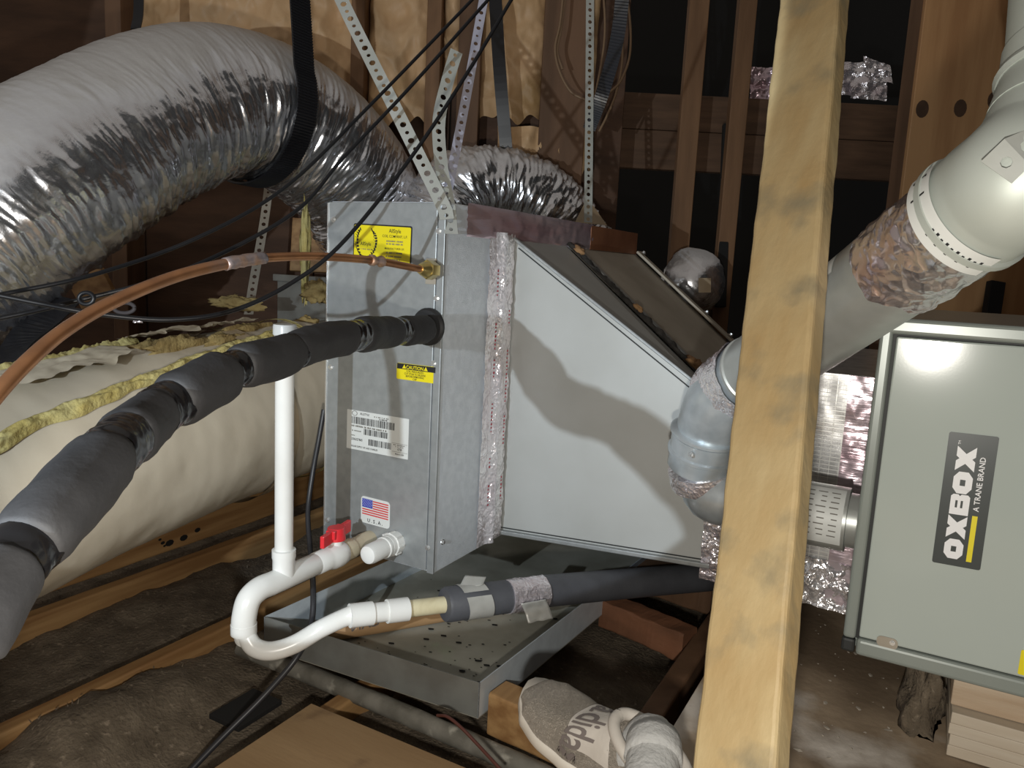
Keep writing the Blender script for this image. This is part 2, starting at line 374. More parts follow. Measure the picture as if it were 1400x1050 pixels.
putty = mat('brown_putty', (.35, .20, .09), .85, 0, (.24, .13, .06), 30, 6, bump=.6, bscale=60)
mastic = mat('black_mastic', (.02, .019, .017), .7, 0, (.05, .045, .04), 40, 5, bump=.8, bscale=90, dist=.006)
rust = mat('rusty_rail', (.28, .12, .06), .55, .2, (.20, .08, .04), 12, 6)
dull_metal = mat('dull_grey_metal', (.10, .11, .11), .5, .3)
foil_v = mat('joint_foil', (.92, .91, .93), .2, .5, (.78, .72, .76), 9, 4, bump=.45, bscale=45, btex='voronoi', dist=.006)  # pale pink second tone stands for reflections on the foil
knot = mat('pine_knot', (.075, .036, .018), .6, 0, (.05, .025, .012), 30, 4)

def silver_flex(name, dust=.75):
    m = bpy.data.materials.new(name); m.use_nodes = True; nt = m.node_tree; N = nt.nodes; L = nt.links; b = N['Principled BSDF']
    geo = N.new('ShaderNodeNewGeometry'); sx = N.new('ShaderNodeSeparateXYZ'); L.new(geo.outputs['Normal'], sx.inputs[0])
    tc = N.new('ShaderNodeTexCoord'); n1 = N.new('ShaderNodeTexNoise'); n1.inputs['Scale'].default_value = 5; n1.inputs['Detail'].default_value = 9
    L.new(tc.outputs['Object'], n1.inputs['Vector'])
    ad = N.new('ShaderNodeMath'); ad.operation = 'MULTIPLY_ADD'; ad.inputs[1].default_value = .9; L.new(n1.outputs['Fac'], ad.inputs[0]); L.new(sx.outputs[2], ad.inputs[2])
    mr = N.new('ShaderNodeMapRange'); mr.inputs[1].default_value = .72; mr.inputs[2].default_value = 1.12; mr.inputs[4].default_value = dust; L.new(ad.outputs[0], mr.inputs[0])
    mx = N.new('ShaderNodeMix'); mx.data_type = 'RGBA'; L.new(mr.outputs[0], mx.inputs[0]); mx.inputs[6].default_value = (.88, .89, .93, 1); mx.inputs[7].default_value = (.40, .365, .32, 1)
    L.new(mx.outputs[2], b.inputs['Base Color'])
    m2 = N.new('ShaderNodeMapRange'); m2.inputs[3].default_value = .97; m2.inputs[4].default_value = .15; L.new(mr.outputs[0], m2.inputs[0]); L.new(m2.outputs[0], b.inputs['Metallic'])
    m3 = N.new('ShaderNodeMapRange'); m3.inputs[3].default_value = .24; m3.inputs[4].default_value = .6; L.new(mr.outputs[0], m3.inputs[0]); L.new(m3.outputs[0], b.inputs['Roughness'])
    n2 = N.new('ShaderNodeTexNoise'); n2.inputs['Scale'].default_value = 40; n2.inputs['Detail'].default_value = 4; L.new(tc.outputs['Object'], n2.inputs['Vector'])
    bp = N.new('ShaderNodeBump'); bp.inputs['Strength'].default_value = .3; bp.inputs['Distance'].default_value = .006; L.new(n2.outputs['Fac'], bp.inputs['Height']); L.new(bp.outputs[0], b.inputs['Normal'])
    return m
flexm = silver_flex('silver_flex_jacket')
flexd = silver_flex('silver_flex_jacket_clean', .45)

_screw = None
def screw(loc, nrm, parent, r=.0045):
    global _screw
    if _screw is None:
        bm = bmesh.new()
        for (rr, h) in ((1.5, .35),): bmesh.ops.create_cone(bm, cap_ends=True, segments=12, radius1=rr, radius2=rr*.9, depth=h)
        bmesh.ops.create_cone(bm, cap_ends=True, segments=6, radius1=.95, radius2=.85, depth=1.1, matrix=Matrix.Translation((0, 0, .5)))
        me = bpy.data.meshes.new('screw'); bm.to_mesh(me); bm.free(); me.materials.append(screw_m); _screw = me
    o = bpy.data.objects.new('screw', _screw); COL.objects.link(o)
    q = Vector(nrm).to_track_quat('Z', 'Y').to_matrix().to_4x4()
    M = Matrix.Translation(loc) @ q @ Matrix.Scale(r, 4)
    o.parent = parent
    if parent.type == 'EMPTY': o.matrix_parent_inverse = Matrix.Translation(-Vector(parent.location))
    o.matrix_basis = M
    return o
# ================================================================== SETTING
def floor_fn(u, v):
    x = -3.6 + 5.4*u; y = -.6 + 6.0*v
    h = -.058 + .030*fr(Vector((x*2.2, y*2.2, 0)), 5)
    h += .085*math.exp(-(((x+1.27)/.12)**2 + ((y-.78)/.24)**2))*(1+.4*nz(x*14, y*14, 3))      # insulation heaped against a joist
    h += .012*nz(x*16, y*16, 5) + .006*nz(x*40, y*40, 8)
    return Vector((x, y, h))
tag(sheet('floor', floor_fn, 190, 190, insul), kind='structure')
# loose tufts on top of the insulation
vs, fs = [], []
for k in range(5200):
    x = random.uniform(-2.2, -.45); y = random.uniform(.45, 2.2); p = floor_fn((x+3.6)/5.4, (y+.6)/6.0)
    a = random.uniform(0, 6.28); l = random.uniform(.003, .010); d = Vector((math.cos(a), math.sin(a), random.uniform(-.3, .8)))*l; s = Vector((-math.sin(a), math.cos(a), .4))*.0016
    i = len(vs); vs += [p+s, p-s, p+d]; fs.append((i, i+1, i+2))
tag(mk('insulation_tufts', vs, fs, insul), 'loose brown fibres of blown insulation between the floor joists', 'insulation', kind='stuff')
WD = 3.15
def wallpt(px, z, off=0): return BK(bs(px, WD), WD-off, z)
wl = thing('wall_left', None, None, BK(bs(300, WD), WD, -.1), kind='structure')
def board(a, b, z0, z1, off, th, m, nm, par):
    A, B = wallpt(a, z0, off), wallpt(b, z0, off); u = (B-A); L = u.length; u.normalize(); bm = bmesh.new()
    bm_box(bm, (A+B)/2 + Vector((0, 0, (z1-z0)/2)), u*(L/2), FH*(th/2), Vector((0, 0, (z1-z0)/2)))
    return fin(nm, bm, m, par, bevel=.003)
edges = [-330, -60, 190, 420, 600, 830]
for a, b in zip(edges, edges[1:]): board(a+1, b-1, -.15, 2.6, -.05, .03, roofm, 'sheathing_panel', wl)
# framing in front of it
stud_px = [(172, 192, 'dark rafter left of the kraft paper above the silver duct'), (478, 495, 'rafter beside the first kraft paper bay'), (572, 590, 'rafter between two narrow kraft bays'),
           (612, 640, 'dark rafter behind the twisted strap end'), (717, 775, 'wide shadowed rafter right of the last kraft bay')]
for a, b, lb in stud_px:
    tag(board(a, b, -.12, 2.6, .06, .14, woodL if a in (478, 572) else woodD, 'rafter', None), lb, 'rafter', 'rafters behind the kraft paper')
kr = [(193, 478, 1.36, 'wide crumpled kraft paper bay above the silver duct'), (496, 572, 1.38, 'crumpled kraft paper bay crossed by the leaning strap'), (590, 614, 1.50, 'narrow strip of kraft paper behind the free strap end'), (640, 719, 1.42, 'dim torn kraft paper bay right of the slanted strap'),
      (745, 787, 1.22, 'dark ragged kraft paper edge beside the black opening')]  # middle bays end where shade starts; bare sheathing stands in for the shadow
for q, (a, b, zb, lb) in enumerate(kr):
    def kf(u, v, a=a, b=b, zb=zb, q=q):
        px = a+(b-a)*u; z = zb + .05*nz(u*4, q*7, 1) + (2.6-zb)*v
        bul = .05*math.sin(math.pi*u)**.6
        wv = fr(Vector((u*(b-a)*.012+q*5, z*2.4, q)), 5)
        rid = abs(noise.noise(Vector((u*(b-a)*.02+3*z, z*6, q*3.3)))) ; rid2 = abs(noise.noise(Vector((u*(b-a)*.035-2*z, z*11, q*1.3+7))))
        rid3 = abs(noise.noise(Vector((u*(b-a)*.09+z*3, z*23, q*2.1+3))))
        return wallpt(px, z, .065+bul+.030*wv-.060*rid-.026*rid2-.010*rid3)
    tag(sheet('kraft_insulation_batt', kf, max(12, int((b-a)/2.2)), 120, kraft), lb, 'insulation', 'kraft faced batts')
# ragged brown paper hanging low right of the dark strap
def rag(u, v):
    px = 665+80*u+10*nz(v*5, 1, 2)*(u-.5); z = .86+.52-.55*v
    return wallpt(px, z, .12+.04*fr(Vector((u*3, v*4, 9)), 4))
tag(sheet('torn_kraft_paper', rag, 30, 40, kraft), 'torn brown paper flap hanging in shadow behind the coil', 'paper')
# dark far end of the attic and the timbers on the right
wb = []
tag(box('wall_back', -4.5, 3.5, 6.0, 6.05, -.3, 4.0, gloom_dirt), kind='structure')  # far walls are black, so the gloom of the void is in their colour
tag(box('wall_right', 2.2, 2.25, -.8, 6.0, -.3, 4.0, gloom_dirt), kind='structure')
BD = 3.5
def bstud(px0, w, z0, z1, dist, th, m, nm, lb, cat, tilt=0, group=None):
    A = BK(bs(px0, dist), dist, z0); B = BK(bs(px0, dist)+tilt, dist, z1)
    return tag(beam(nm, A, B, w, th, m, None, up=FH), lb, cat, group)
bstud(914, .078, -.1, 3.0, 3.25, .05, woodL, 'wall_stud', 'slim brown stud left of the pair in the dark gap', 'stud', group='studs in the dark opening')
bstud(976, .070, -.1, 3.0, 3.25, .05, woodL, 'wall_stud', 'slim brown stud just left of the pale foreground post', 'stud', group='studs in the dark opening')
bstud(1203, .055, -.1, 3.0, 2.7, .09, woodD, 'wall_stud', 'dark stud running up the edge of the pine board', 'stud', group='studs in the dark opening')
z1 = W(900, 140, 3.5).z; z0 = W(900, 238, 3.5).z
zm = z0+(z1-z0)*.52
tag(beam('header_beam', BK(bs(815, 3.5), 3.5, (zm+z1)/2), BK(bs(1250, 3.5), 3.5, (zm+z1)/2), .05, z1-zm-.004, woodH, None), 'upper of two dark horizontal beams behind the slim studs', 'beam', 'stacked header beams')
tag(beam('header_beam', BK(bs(815, 3.5), 3.49, (zm+z0)/2), BK(bs(1250, 3.5), 3.49, (zm+z0)/2), .05, zm-z0-.004, woodH, None), 'lower of two dark horizontal beams behind the slim studs', 'beam', 'stacked header beams')
tag(beam('metal_post', W(937, 235, 3.3), W(925, 420, 3.3),   .05, .03, dull_metal, None, up=FH), 'dull grey metal strip below the header beams', 'post')
tag(beam('dark_post', W(995, 170, 3.18), W(985, 420, 3.18), .04, .03, gloom_dirt, None, up=FH), 'black narrow strip beside the slim stud', 'post')
# pine boards at the upper right
pb = thing('pine_board', 'wide reddish pine board with three dark knots behind the vent pipe', 'board', BK(bs(1320, 2.62), 2.62, .4))
pbd = 2.62
def pinepart(a, b, z0, z1, nm, par, dist=pbd):
    A, B = BK(bs(a, dist), dist, z0), BK(bs(b, dist), dist, z0); u = (B-A); L = u.length; u.normalize(); bm = bmesh.new()
    bm_box(bm, (A+B)/2+Vector((0, 0, (z1-z0)/2)), u*(L/2), FH*.01, Vector((0, 0, (z1-z0)/2)))
    return fin(nm, bm, wood_pine, par, bevel=.002)
pinepart(1202, 1520, .35, 2.4, 'plank', pb)
for (x, y) in ((1261, 149), (1313, 148), (1359, 137)):
    rk = ray(x, y); rk = rk*((pbd-.0112)/(rk[0]*FH.x+rk[1]*FH.y)); c = Vector((rk[0], rk[1], rk[2]+GZ))
    vs = [c]; n = 14
    for k in range(n):
        a = 2*math.pi*k/n; vs.append(c + UH*(.021*math.cos(a)*(1+.15*nz(k, x, 1))) + Vector((0, 0, .028*math.sin(a)*(1+.2*nz(k, x, 4)))))
    mk('knot', vs, [(0, 1+k, 1+(k+1) % n) for k in range(n)], knot, pb)
tag(beam('dark_gap_strip', W(1362, 385, pbd-.06), W(1352, 450, pbd-.06), .05, .03, gloom_dirt, None, up=FH), 'black strip standing in for the dark gap above the furnace top, under the vent pipe', 'post')  # added black strip, paints the shade of the gap beside the pine board

# ---------------- joists, deck, boards
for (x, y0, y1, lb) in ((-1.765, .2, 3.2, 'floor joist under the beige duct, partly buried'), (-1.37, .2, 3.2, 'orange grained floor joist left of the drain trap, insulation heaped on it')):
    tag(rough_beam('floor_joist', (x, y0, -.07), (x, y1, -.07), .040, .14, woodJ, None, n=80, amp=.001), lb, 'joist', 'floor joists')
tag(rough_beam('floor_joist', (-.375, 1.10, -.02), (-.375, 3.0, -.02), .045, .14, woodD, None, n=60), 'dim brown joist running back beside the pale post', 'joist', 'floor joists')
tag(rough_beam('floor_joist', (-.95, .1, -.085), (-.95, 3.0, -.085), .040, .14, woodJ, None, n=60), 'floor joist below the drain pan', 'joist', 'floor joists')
# wooden plate with lit patches under the beige duct
pl = thing('wall_plate', 'rough wooden plate with dark holes under the beige duct', 'board', (-1.83, 1.2, .0))
rough_beam('plate_board', (-1.83, .3, .065), (-1.86, 2.6, .065), .04, .115, woodJ, pl, n=70, amp=.002)
for k in range(26):
    y = random.choice([random.uniform(.88, 1.08), random.uniform(1.25, 1.5)]); z = random.uniform(.03, .11); r = random.uniform(.003, .011)
    c = Vector((-1.83-.013*(y-.3)+.0215, y, z)); n = 8
    vs = [c]+[c+Vector((0, 1.5*r*math.cos(6.283*j/n)*(1+.4*nz(j, k, 2)), r*math.sin(6.283*j/n)*(1+.4*nz(j, k, 7)))) for j in range(n)]
    mk('rot_hole', vs, [(0, 1+j, 1+(j+1) % n) for j in range(n)], gloom_dirt, pl)
# plywood board at the bottom
tag(box('plywood_board', -.95, .1, -.3, 1.016, .002, .020, ply, None, .002), 'tan plywood board with square corner on the insulation at the bottom edge', 'board')
# service deck under the furnace
tag(box('service_deck', -.30, 1.6, -.5, 2.9, .100, .120, deckm, None, .002), 'dusty brown plywood deck under the furnace', 'deck')
for (x) in (-.25, .40, 1.1): tag(box('deck_joist', x-.02, x+.02, -.5, 2.9, -.06, .100, woodD, None, .003), {-.25: 'joist edge under the left rim of the deck', .4: 'hidden joist under the middle of the deck', 1.1: 'hidden joist under the right of the deck'}[x], 'joist', 'deck joists')
tag(rough_beam('toe_block', (-.64, 1.185, .03), (-.30, 1.15, .03), .06, .085, woodJ, None, n=20), 'orange wood block under the toe of the sneaker', 'block')
tag(rough_beam('wood_blocking', (-.625, 1.70, .03), (-.40, 1.64, .03), .06, .07, block_red, None, n=20, amp=.004), 'reddish split wood blocking behind the drain pan corner', 'block')
tag(rough_beam('wood_blocking', (-.62, 1.93, .05), (-.40, 1.90, .05), .10, .07, woodD, None, n=20, amp=.004), 'dim flat wood blocking under the black drain line', 'block')
tag(box('floor_tile_scrap', -1.13, -1.05, .93, 1.04, -.03, -.02, gloom_dirt, None, .001), 'small black scrap lying on the insulation by the plywood', 'scrap').rotation_euler = (0, 0, 0)

# foreground post: a truss web leaning towards the camera at its foot
_A, _B = W(1012, 1050, .78), W(1113, 0, 1.08); _d = (_B-_A)
_foot = _A - _d*((_A.z-.12)/_d.z); _top = _B + _d*.35
_tc = Vector((-ray(1060, 525)[0], -ray(1060, 525)[1], 0)).normalized()
tag(rough_beam('pale_post', _foot, _top, .089, .036, woodStk, None, up=_tc*.85-UH*.50, n=170, amp=.0012), 'pale weathered wooden post standing in front of the vent pipe', 'post')
# ================================================================== COIL CABINET
CX0, CX1, CY0, CY1, CZ0, CZ1 = -1.135, -.842, 1.25, 2.31, GZ-.636, GZ+.113
coil = thing('evaporator_coil_cabinet', 'tall galvanised coil cabinet with yellow, white and flag stickers', 'cabinet', ((CX0+CX1)/2, 1.78, CZ0))
box('body', CX0+.003, CX1, CY0+.006, CY1, CZ0, CZ1, galv_emb, coil, .002)
fp = box('front_panel', CX0, CX1-.018, CY0, CY0+.0055, CZ0+.004, CZ1-.002, galv, coil, .0012)
box('corner_flange', CX1-.0145, CX1+.0015, CY0-.001, CY0+.0055, CZ0, CZ1-.02, galv, coil, .001)
box('edge_return', CX0-.0015, CX0+.0015, CY0-.0022, CY0-.0002, CZ0+.01, CZ1-.004, screw_m, coil)
for (x, y) in ((456, 300), (600, 316), (597, 408), (593, 497), (452, 502), (448, 711), (585, 749)):
    screw(onY(x, y, CY0-.0005), (0, -1, 0), coil)
for (x, y) in ((605, 741),): screw(onX(x, y, CX1+.0005), (1, 0, 0), coil)
nF = (0, -1, 0)
def pf(TL, TR, BL, Y=CY0-.0003): return Frame(onY(*TL, Y), onY(*TR, Y), onY(*BL, Y), nF)
# yellow maker's label
fm = pf((484, 305), (564, 309.5), (482.5, 358))
lab = quad_plate('yellow_label', fm, black_ink, coil, .0006, .004); lab['label'] = 'yellow maker label with laurel wreath'
quad_plate('label_face', fm, yellow_lab, lab, .0004, .003, (.018, .035, .982, .965), .0006)
leaves = []
for sd in (-1, 1):
    for k in range(13):
        t = math.radians(-72+k*10.8) if False else math.radians(100-k*13.5)
        cx, cy = .225+sd*.165*math.cos(t-.25), .56-.31*math.sin(t-.25)*-1*-1
        cx, cy = .225+sd*.165*math.cos(math.radians(52-k*11.2)), .50-.40*math.sin(math.radians(52-k*11.2))
        for s2 in (-1, 1):
            d = math.radians(52-k*11.2)+s2*.7; l = .065
            ex, ey = sd*l*math.sin(d)*.55+sd*s2*.012, l*1.4*math.cos(d)*-1
            leaves.append([(cx, cy), (cx+ex*.5+.016*s2, cy+ey*.5+.026*s2), (cx+ex, cy+ey), (cx+ex*.5-.016*s2, cy+ey*.5-.026*s2)])
polys('wreath_print', fm, leaves, black_ink, lab, .0013)
text('emblem_lettering', fm, [('AllStyle', .225, .55, .13, 'CENTER', .008, .9)], black_ink, lab)
text('maker_lettering', fm, [('AllStyle', .72, .19, .14, 'CENTER', .008, .9)], black_ink, lab)
text('company_lettering', fm, [('COIL COMPANY, L.P.', .72, .31, .095, 'CENTER', .006, .9)], black_ink, lab)
def greek(rows):                    # lines of print too small to read: broken strokes
    out = []
    for (a0, a1, b0, h_) in rows:
        a = a0
        while a < a1:
            wv = random.uniform(.010, .022); out.append((a, b0-h_*random.uniform(.8, 1), min(a+wv, a1), b0)); a += wv+random.choice((.006, .006, .02))
    return out
rects('label_small_print', fm, greek([(.10, .35, .66, .028), (.58, .86, .42, .04), (.58, .86, .49, .04), (.58, .86, .71, .04), (.58, .84, .80, .04), (.56, .84, .88, .04), (.56, .84, .95, .04)]), grey_ink, lab)
text('label_heading', fm, [('MANUFACTURER OF:', .72, .61, .072, 'CENTER', .006, .9)], black_ink, lab)
# caution label
fm = pf((543, 495.5), (596.5, 502), (542, 517.5)); lab = quad_plate('caution_label', fm, yellow_lab, coil, .0006, .004); lab['label'] = 'yellow and black caution sticker'
rects('black_header', fm, [(.01, .02, .99, .36)], black_ink, lab, .0009)
text('header_lettering', fm, [('CAUTION', .47, .31, .30, 'CENTER', .02, .95)], yellow_lab, lab, .0013)
polys('warning_triangle', fm, [[(.15, .31), (.25, .31), (.20, .06)], [(.70, .31), (.80, .31), (.75, .06)]], yellow_lab, lab, .0013)
text('caution_text', fm, [('COIL PRESSURIZED', .48, .51, .17, 'CENTER', .008, .9), ('CUT STUB TO RELEASE', .48, .67, .17, 'CENTER', .008, .9), ('BEFORE REMOVING', .48, .82, .17, 'CENTER', .008, .9), ('CAP', .48, .97, .17, 'CENTER', .008, .9)], black_ink, lab, .0011)
# white barcode label
fm = pf((475, 559), (559.5, 573), (474, 612)); lab = quad_plate('barcode_label', fm, white_lab, coil, .0006, .001); lab['label'] = 'white data label with three barcodes'
bars = []
for (a0, a1, b0, b1) in ((.08, .78, .16, .34), (.29, .68, .43, .58), (.37, .74, .67, .83)):
    a = a0
    while a < a1:
        wv = random.choice((.007, .007, .012, .016)); bars.append((a, b0, min(a+wv, a1), b1)); a += wv+random.choice((.007, .009, .013))
rects('barcode_print', fm, bars, black_ink, lab)
rects('box_lines', fm, [(.745, .645, .99, .652), (.75, .855, .99, .862)], grey_ink, lab)
ring = []
for k in range(20):
    t0, t1 = 2*math.pi*k/20, 2*math.pi*(k+1)/20
    ring.append([(.13+.045*math.cos(t0), .075+.065*math.sin(t0)), (.13+.045*math.cos(t1), .075+.065*math.sin(t1)), (.13+.037*math.cos(t1), .075+.053*math.sin(t1)), (.13+.037*math.cos(t0), .075+.053*math.sin(t0))])
polys('ring_emblem', fm, ring, grey_ink, lab)
for nm_, ln in (('maker_lettering', ('ALLSTYLE', .22, .09, .075, 'LEFT', .004, .9)), ('material_lettering', ('ALUMINUM', .53, .15, .055, 'LEFT', .006, .9)), ('serial_number', ('2206227865', .08, .76, .085, 'LEFT', .006, .85)),
                ('supplier_lettering', ('SOLAR SUPPLY OF LAKE CHARLES', .08, .935, .065, 'LEFT', .006, .85)), ('code_number', ('078', .87, .82, .085, 'CENTER', .004, 1)), ('origin_lettering', ('Made in USA', .87, .93, .055, 'CENTER', .006, .9))):
    text(nm_, fm, [ln], black_ink, lab)
rects('label_small_print', fm, greek([(.45, .68, .10, .03), (.08, .66, .415, .045), (.09, .24, .53, .03), (.08, .16, .65, .025), (.77, .97, .70, .025), (.80, .93, .74, .02)]), grey_ink, lab)
# flag sticker
fm = pf((494, 677), (533.5, 687), (493.5, 713)); lab = quad_plate('flag_sticker', fm, white_lab, coil, .0006, .008); lab['label'] = 'flag sticker reading U.S.A.'
rects('stripe_print', fm, [((.42 if k < 4 else .05), .10+k*.088, .95, .10+k*.088+.045) for k in range(7)], red_flag, lab)
rects('canton_print', fm, [(.05, .08, .41, .40)], blue_ink, lab, .0015)
rects('star_print', fm, [(.075+.055*i+(.025 if j % 2 else 0), .105+.055*j, .092+.055*i+(.025 if j % 2 else 0), .125+.055*j) for i in range(6) for j in range(5)], white_ink, lab, .0019)
text('lettering', fm, [('U . S . A .', .5, .93, .19, 'CENTER', .01, .95)], black_ink, lab)
# foil tape along the top rail and the bare rusty end of the rail
XR = CX1
def rail(u, v):   # on the right face near the top
    y = 1.325+.64*u; z = GZ+.052+.066*v
    return Vector((XR+.003+.0022*fr(Vector((y*18, z*30, 2)), 4)+.002*(v > .97)-.002*(v < .03), y+.006*nz(v*9, 3, 1)*(u < .02), z))
rt = sheet('top_rail_tape', rail, 90, 14, foil_p, coil); rt['label'] = 'wrinkled foil tape tinted with purple reflections'
rr = box('bare_rail_end', XR-.002, XR+.004, 1.95, 2.315, GZ+.052, GZ+.116, rust, coil, .001); rr['label'] = 'rusty brown bare end of the rail'
# vertical crinkled foil tape over the joint
def vt(u, v):
    z = GZ-.632+.70*v; w_ = .075
    a = u*(.108+.004*nz(v*30, 1, 1))
    dsp = .005*abs(fr(Vector((a*38, z*26, 4)), 3)) + .013*math.exp(-((u-.48)/.10)**2)
    y0 = 1.418+.05*(0)
    return Vector((XR+.002+dsp, y0+a, z))
ft = sheet('joint_foil_tape', vt, 46, 240, foil_v, coil, smooth=True); ft['label'] = 'crinkled silver foil tape over the joint'
fm = Frame(Vector((XR+.014, 1.505, GZ+.0)), Vector((XR+.014, 1.505, GZ-.55)), Vector((XR+.014, 1.43, GZ+.0)), (1, 0, 0))
rects('tape_print', fm, [(x, b_-.10*random.uniform(.7, 1), x+random.uniform(.004, .010), b_) for b_ in (.22, .98) for x in np.arange(.02, .98, .016) if nz(x*9, b_*3, 1) > -.1], red_ink, ft, .003)['kind'] = 'stuff'
# port plate and grommets
box('port_plate', -.882, CX1-.016, CY0-.002, CY0+.001, GZ-.045, GZ+.005, sheet_dark, coil, .0006)
screw(onY(597, 374, CY0-.003), nF, coil, .003)
lathe('suction_grommet', (-.868, CY0-.004, GZ-.128), (-.868, CY0-.2, GZ-.128), [(0, .037), (.006, .037), (.010, .033)], rubber, coil)

# ================================================================== TRANSITION PLENUM
tr = thing('transition_plenum', 'pale sheet metal plenum sloping down from coil to furnace', 'duct', (-.6, 1.9, GZ-.62))
TY0, TYG, TY1 = 1.53, 1.80, 2.32
A_ = Vector((-.842, TY0, GZ+.056)); B_ = Vector((-.842, TY0, GZ-.628)); C_ = Vector((-.345, TY0, GZ-.594)); D_ = Vector((-.345, TY0, GZ-.258))
Dg = Vector((-.41, TYG, GZ-.292)); Dh = Vector((-.41, TYG+.035, GZ-.296)); D1 = Vector((-.41, TY1, GZ-.292))
Ag = Vector((-.842, TYG, GZ+.056)); Ah = Vector((-.842, TYG+.035, GZ+.052)); A1 = Vector((-.842, TY1, GZ+.052))
def slab(nm, quad, th, m, par, bev=.001):
    q = [Vector(p) for p in quad]; n = (q[1]-q[0]).cross(q[2]-q[0]).normalized()
    vs = q+[p-n*th for p in q]
    return mk(nm, vs, [(0, 1, 2, 3), (7, 6, 5, 4), (0, 4, 5, 1), (1, 5, 6, 2), (2, 6, 7, 3), (3, 7, 4, 0)], m, par)
slab('front_sheet', [B_, C_, D_, A_], .004, sheetm, tr)
slab('top_sheet', [A_, D_, Dg, Ag], .004, sheetm, tr)
slab('top_sheet', [Ah, Dh, D1, A1], .004, sheet_dark, tr)
B1 = Vector((-.842, TY1, GZ-.628)); C1 = Vector((-.41, TY1, GZ-.594))
slab('back_sheet', [C1, B1, A1, D1], .004, sheetm, tr)
slab('bottom_sheet', [B_, B1, C1, C_], .004, sheetm, tr)
ed = (D_-A_).normalized(); up_ = Vector((.52, 0, .85))
beam('seam_lip', A_+Vector((0, -.003, .003)), D_+Vector((0, -.003, .003)), .014, .007, galv, tr, up=up_, bevel=.002)
beam('seam_groove', A_+Vector((.012, -.0015, -.018)), D_+Vector((0, -.0015, -.018)), .003, .0022, furnace_dark, tr, up=up_, bevel=0)
beam('bottom_lip', B_+Vector((0, -.004, .004)), C_+Vector((0, -.004, .004)), .014, .010, galv, tr, bevel=.002)
beam('bottom_groove', B_+Vector((0, -.0015, .014)), C_+Vector((0, -.0015, .014)), .003, .002, furnace_dark, tr, bevel=0)
beam('standing_seam', Ah+Vector((0, .012, .004)), Dh+Vector((0, .012, .004)), .022, .012, galv, tr, up=up_, bevel=.002)
beam('flange_lip', A1+Vector((.01, -.008, .008)), D1+Vector((.01, -.008, .008)), .028, .008, sheet_dark, tr, up=up_, bevel=.002)
for t in (.03, .30, .52, .70): screw(A1.lerp(D1, t)+Vector((.016, -.010, .016)), up_, tr, .005)
def ms(u, v):
    p = Ag.lerp(Dg, u)+Vector((0, .033*(v-.5)+.014, 0)); return p + up_*(.004+.012*math.sin(math.pi*v)*(.6+.6*fr(Vector((u*26, v*3, 1)), 4)))
sheet('mastic_bead', ms, 120, 10, mastic, tr)
for t, s_ in ((.06, .03), (.45, .026), (.80, .045), (.85, .03)):
    c = Ag.lerp(Dg, t)+Vector((0, .012, 0))+up_*.012
    def pf_(u, v, c=c, s_=s_): a, b = u*2*math.pi, v*math.pi; r = s_*(.6+.5*nz(math.cos(a)*2+t*9, math.sin(a)*2, b)); return c+ed*(r*math.sin(b)*math.cos(a))+Vector((0, 1, 0))*(.5*r*math.sin(b)*math.sin(a))+up_*(.4*r*math.cos(b))
    sheet('putty_lump', pf_, 14, 8, putty, tr)
# foil wrapped end towards the furnace
fb = thing('foil_wrapped_collar', 'foil faced insulated collar between plenum and furnace', 'duct', (-.2, 1.8, GZ-.61))
def crink(nm, o, du, dv, nrm, nu, nv, amp, fq, m, par, sd):
    o, du, dv, nrm = Vector(o), Vector(du), Vector(dv), Vector(nrm)
    return sheet(nm, lambda u, v: o+du*u+dv*v+nrm*amp*fr(Vector((u*du.length*fq+sd, v*dv.length*fq, sd)), 4), nu, nv, m, par)
FX0, FX1, FZ0, FZ1 = -.345, -.062, GZ-.612, GZ-.17
box('core', FX0+.01, FX1, TY0+.012, 2.2, FZ0+.012, FZ1, foil_grid, fb)
crink('scrim_face', (FX0+.04, TY0+.006, FZ0+.07), (.205, 0, 0), (0, 0, FZ1-FZ0-.07), (0, -1, 0), 40, 60, .0035, 9, foil_grid, fb, 2)
vs, fs = [], []
def thread(p0, p1, w_):
    i = len(vs); vs.extend([p0-w_, p1-w_, p1+w_, p0+w_]); fs.append((i, i+1, i+2, i+3))
def scp(u, v): return Vector((FX0+.04+.205*u, TY0+.0035-.0035*fr(Vector((u*.205*9+2, v*(FZ1-FZ0-.07)*9, 2)), 4), FZ0+.07+(FZ1-FZ0-.07)*v))
for r_ in range(46):
    for q in range(10): thread(scp(q/10, (r_+.5)/46), scp((q+1)/10, (r_+.5)/46), Vector((0, 0, .0007)))
for r_ in range(12):
    for q in range(20): thread(scp((r_+.5)/12, q/20), scp((r_+.5)/12, (q+1)/20), Vector((.0007, 0, 0)))
mk('scrim_threads', vs, fs, mat('scrim_thread', (.85, .85, .82), .3, .5), fb)['kind'] = 'stuff'
crink('furnace_side_tape', (FX1-.062, TY0+.001, FZ0), (.07, 0, 0), (0, 0, FZ1-FZ0), (0, -1, 0), 24, 120, .004, 14, foil_p, fb, 5)
crink('plenum_side_tape', (FX0-.02, TY0-.004, FZ0-.01), (.075, 0, 0), (0, 0, FZ1-FZ0-.10), (0, -1, 0), 24, 120, .007, 34, foil, fb, 8)
crink('bottom_tape', (FX0-.02, TY0-.002, FZ0-.008), (FX1-FX0+.02, 0, -.004), (0, 0, .095), (0, -1, 0), 110, 34, .013, 30, foil, fb, 11)

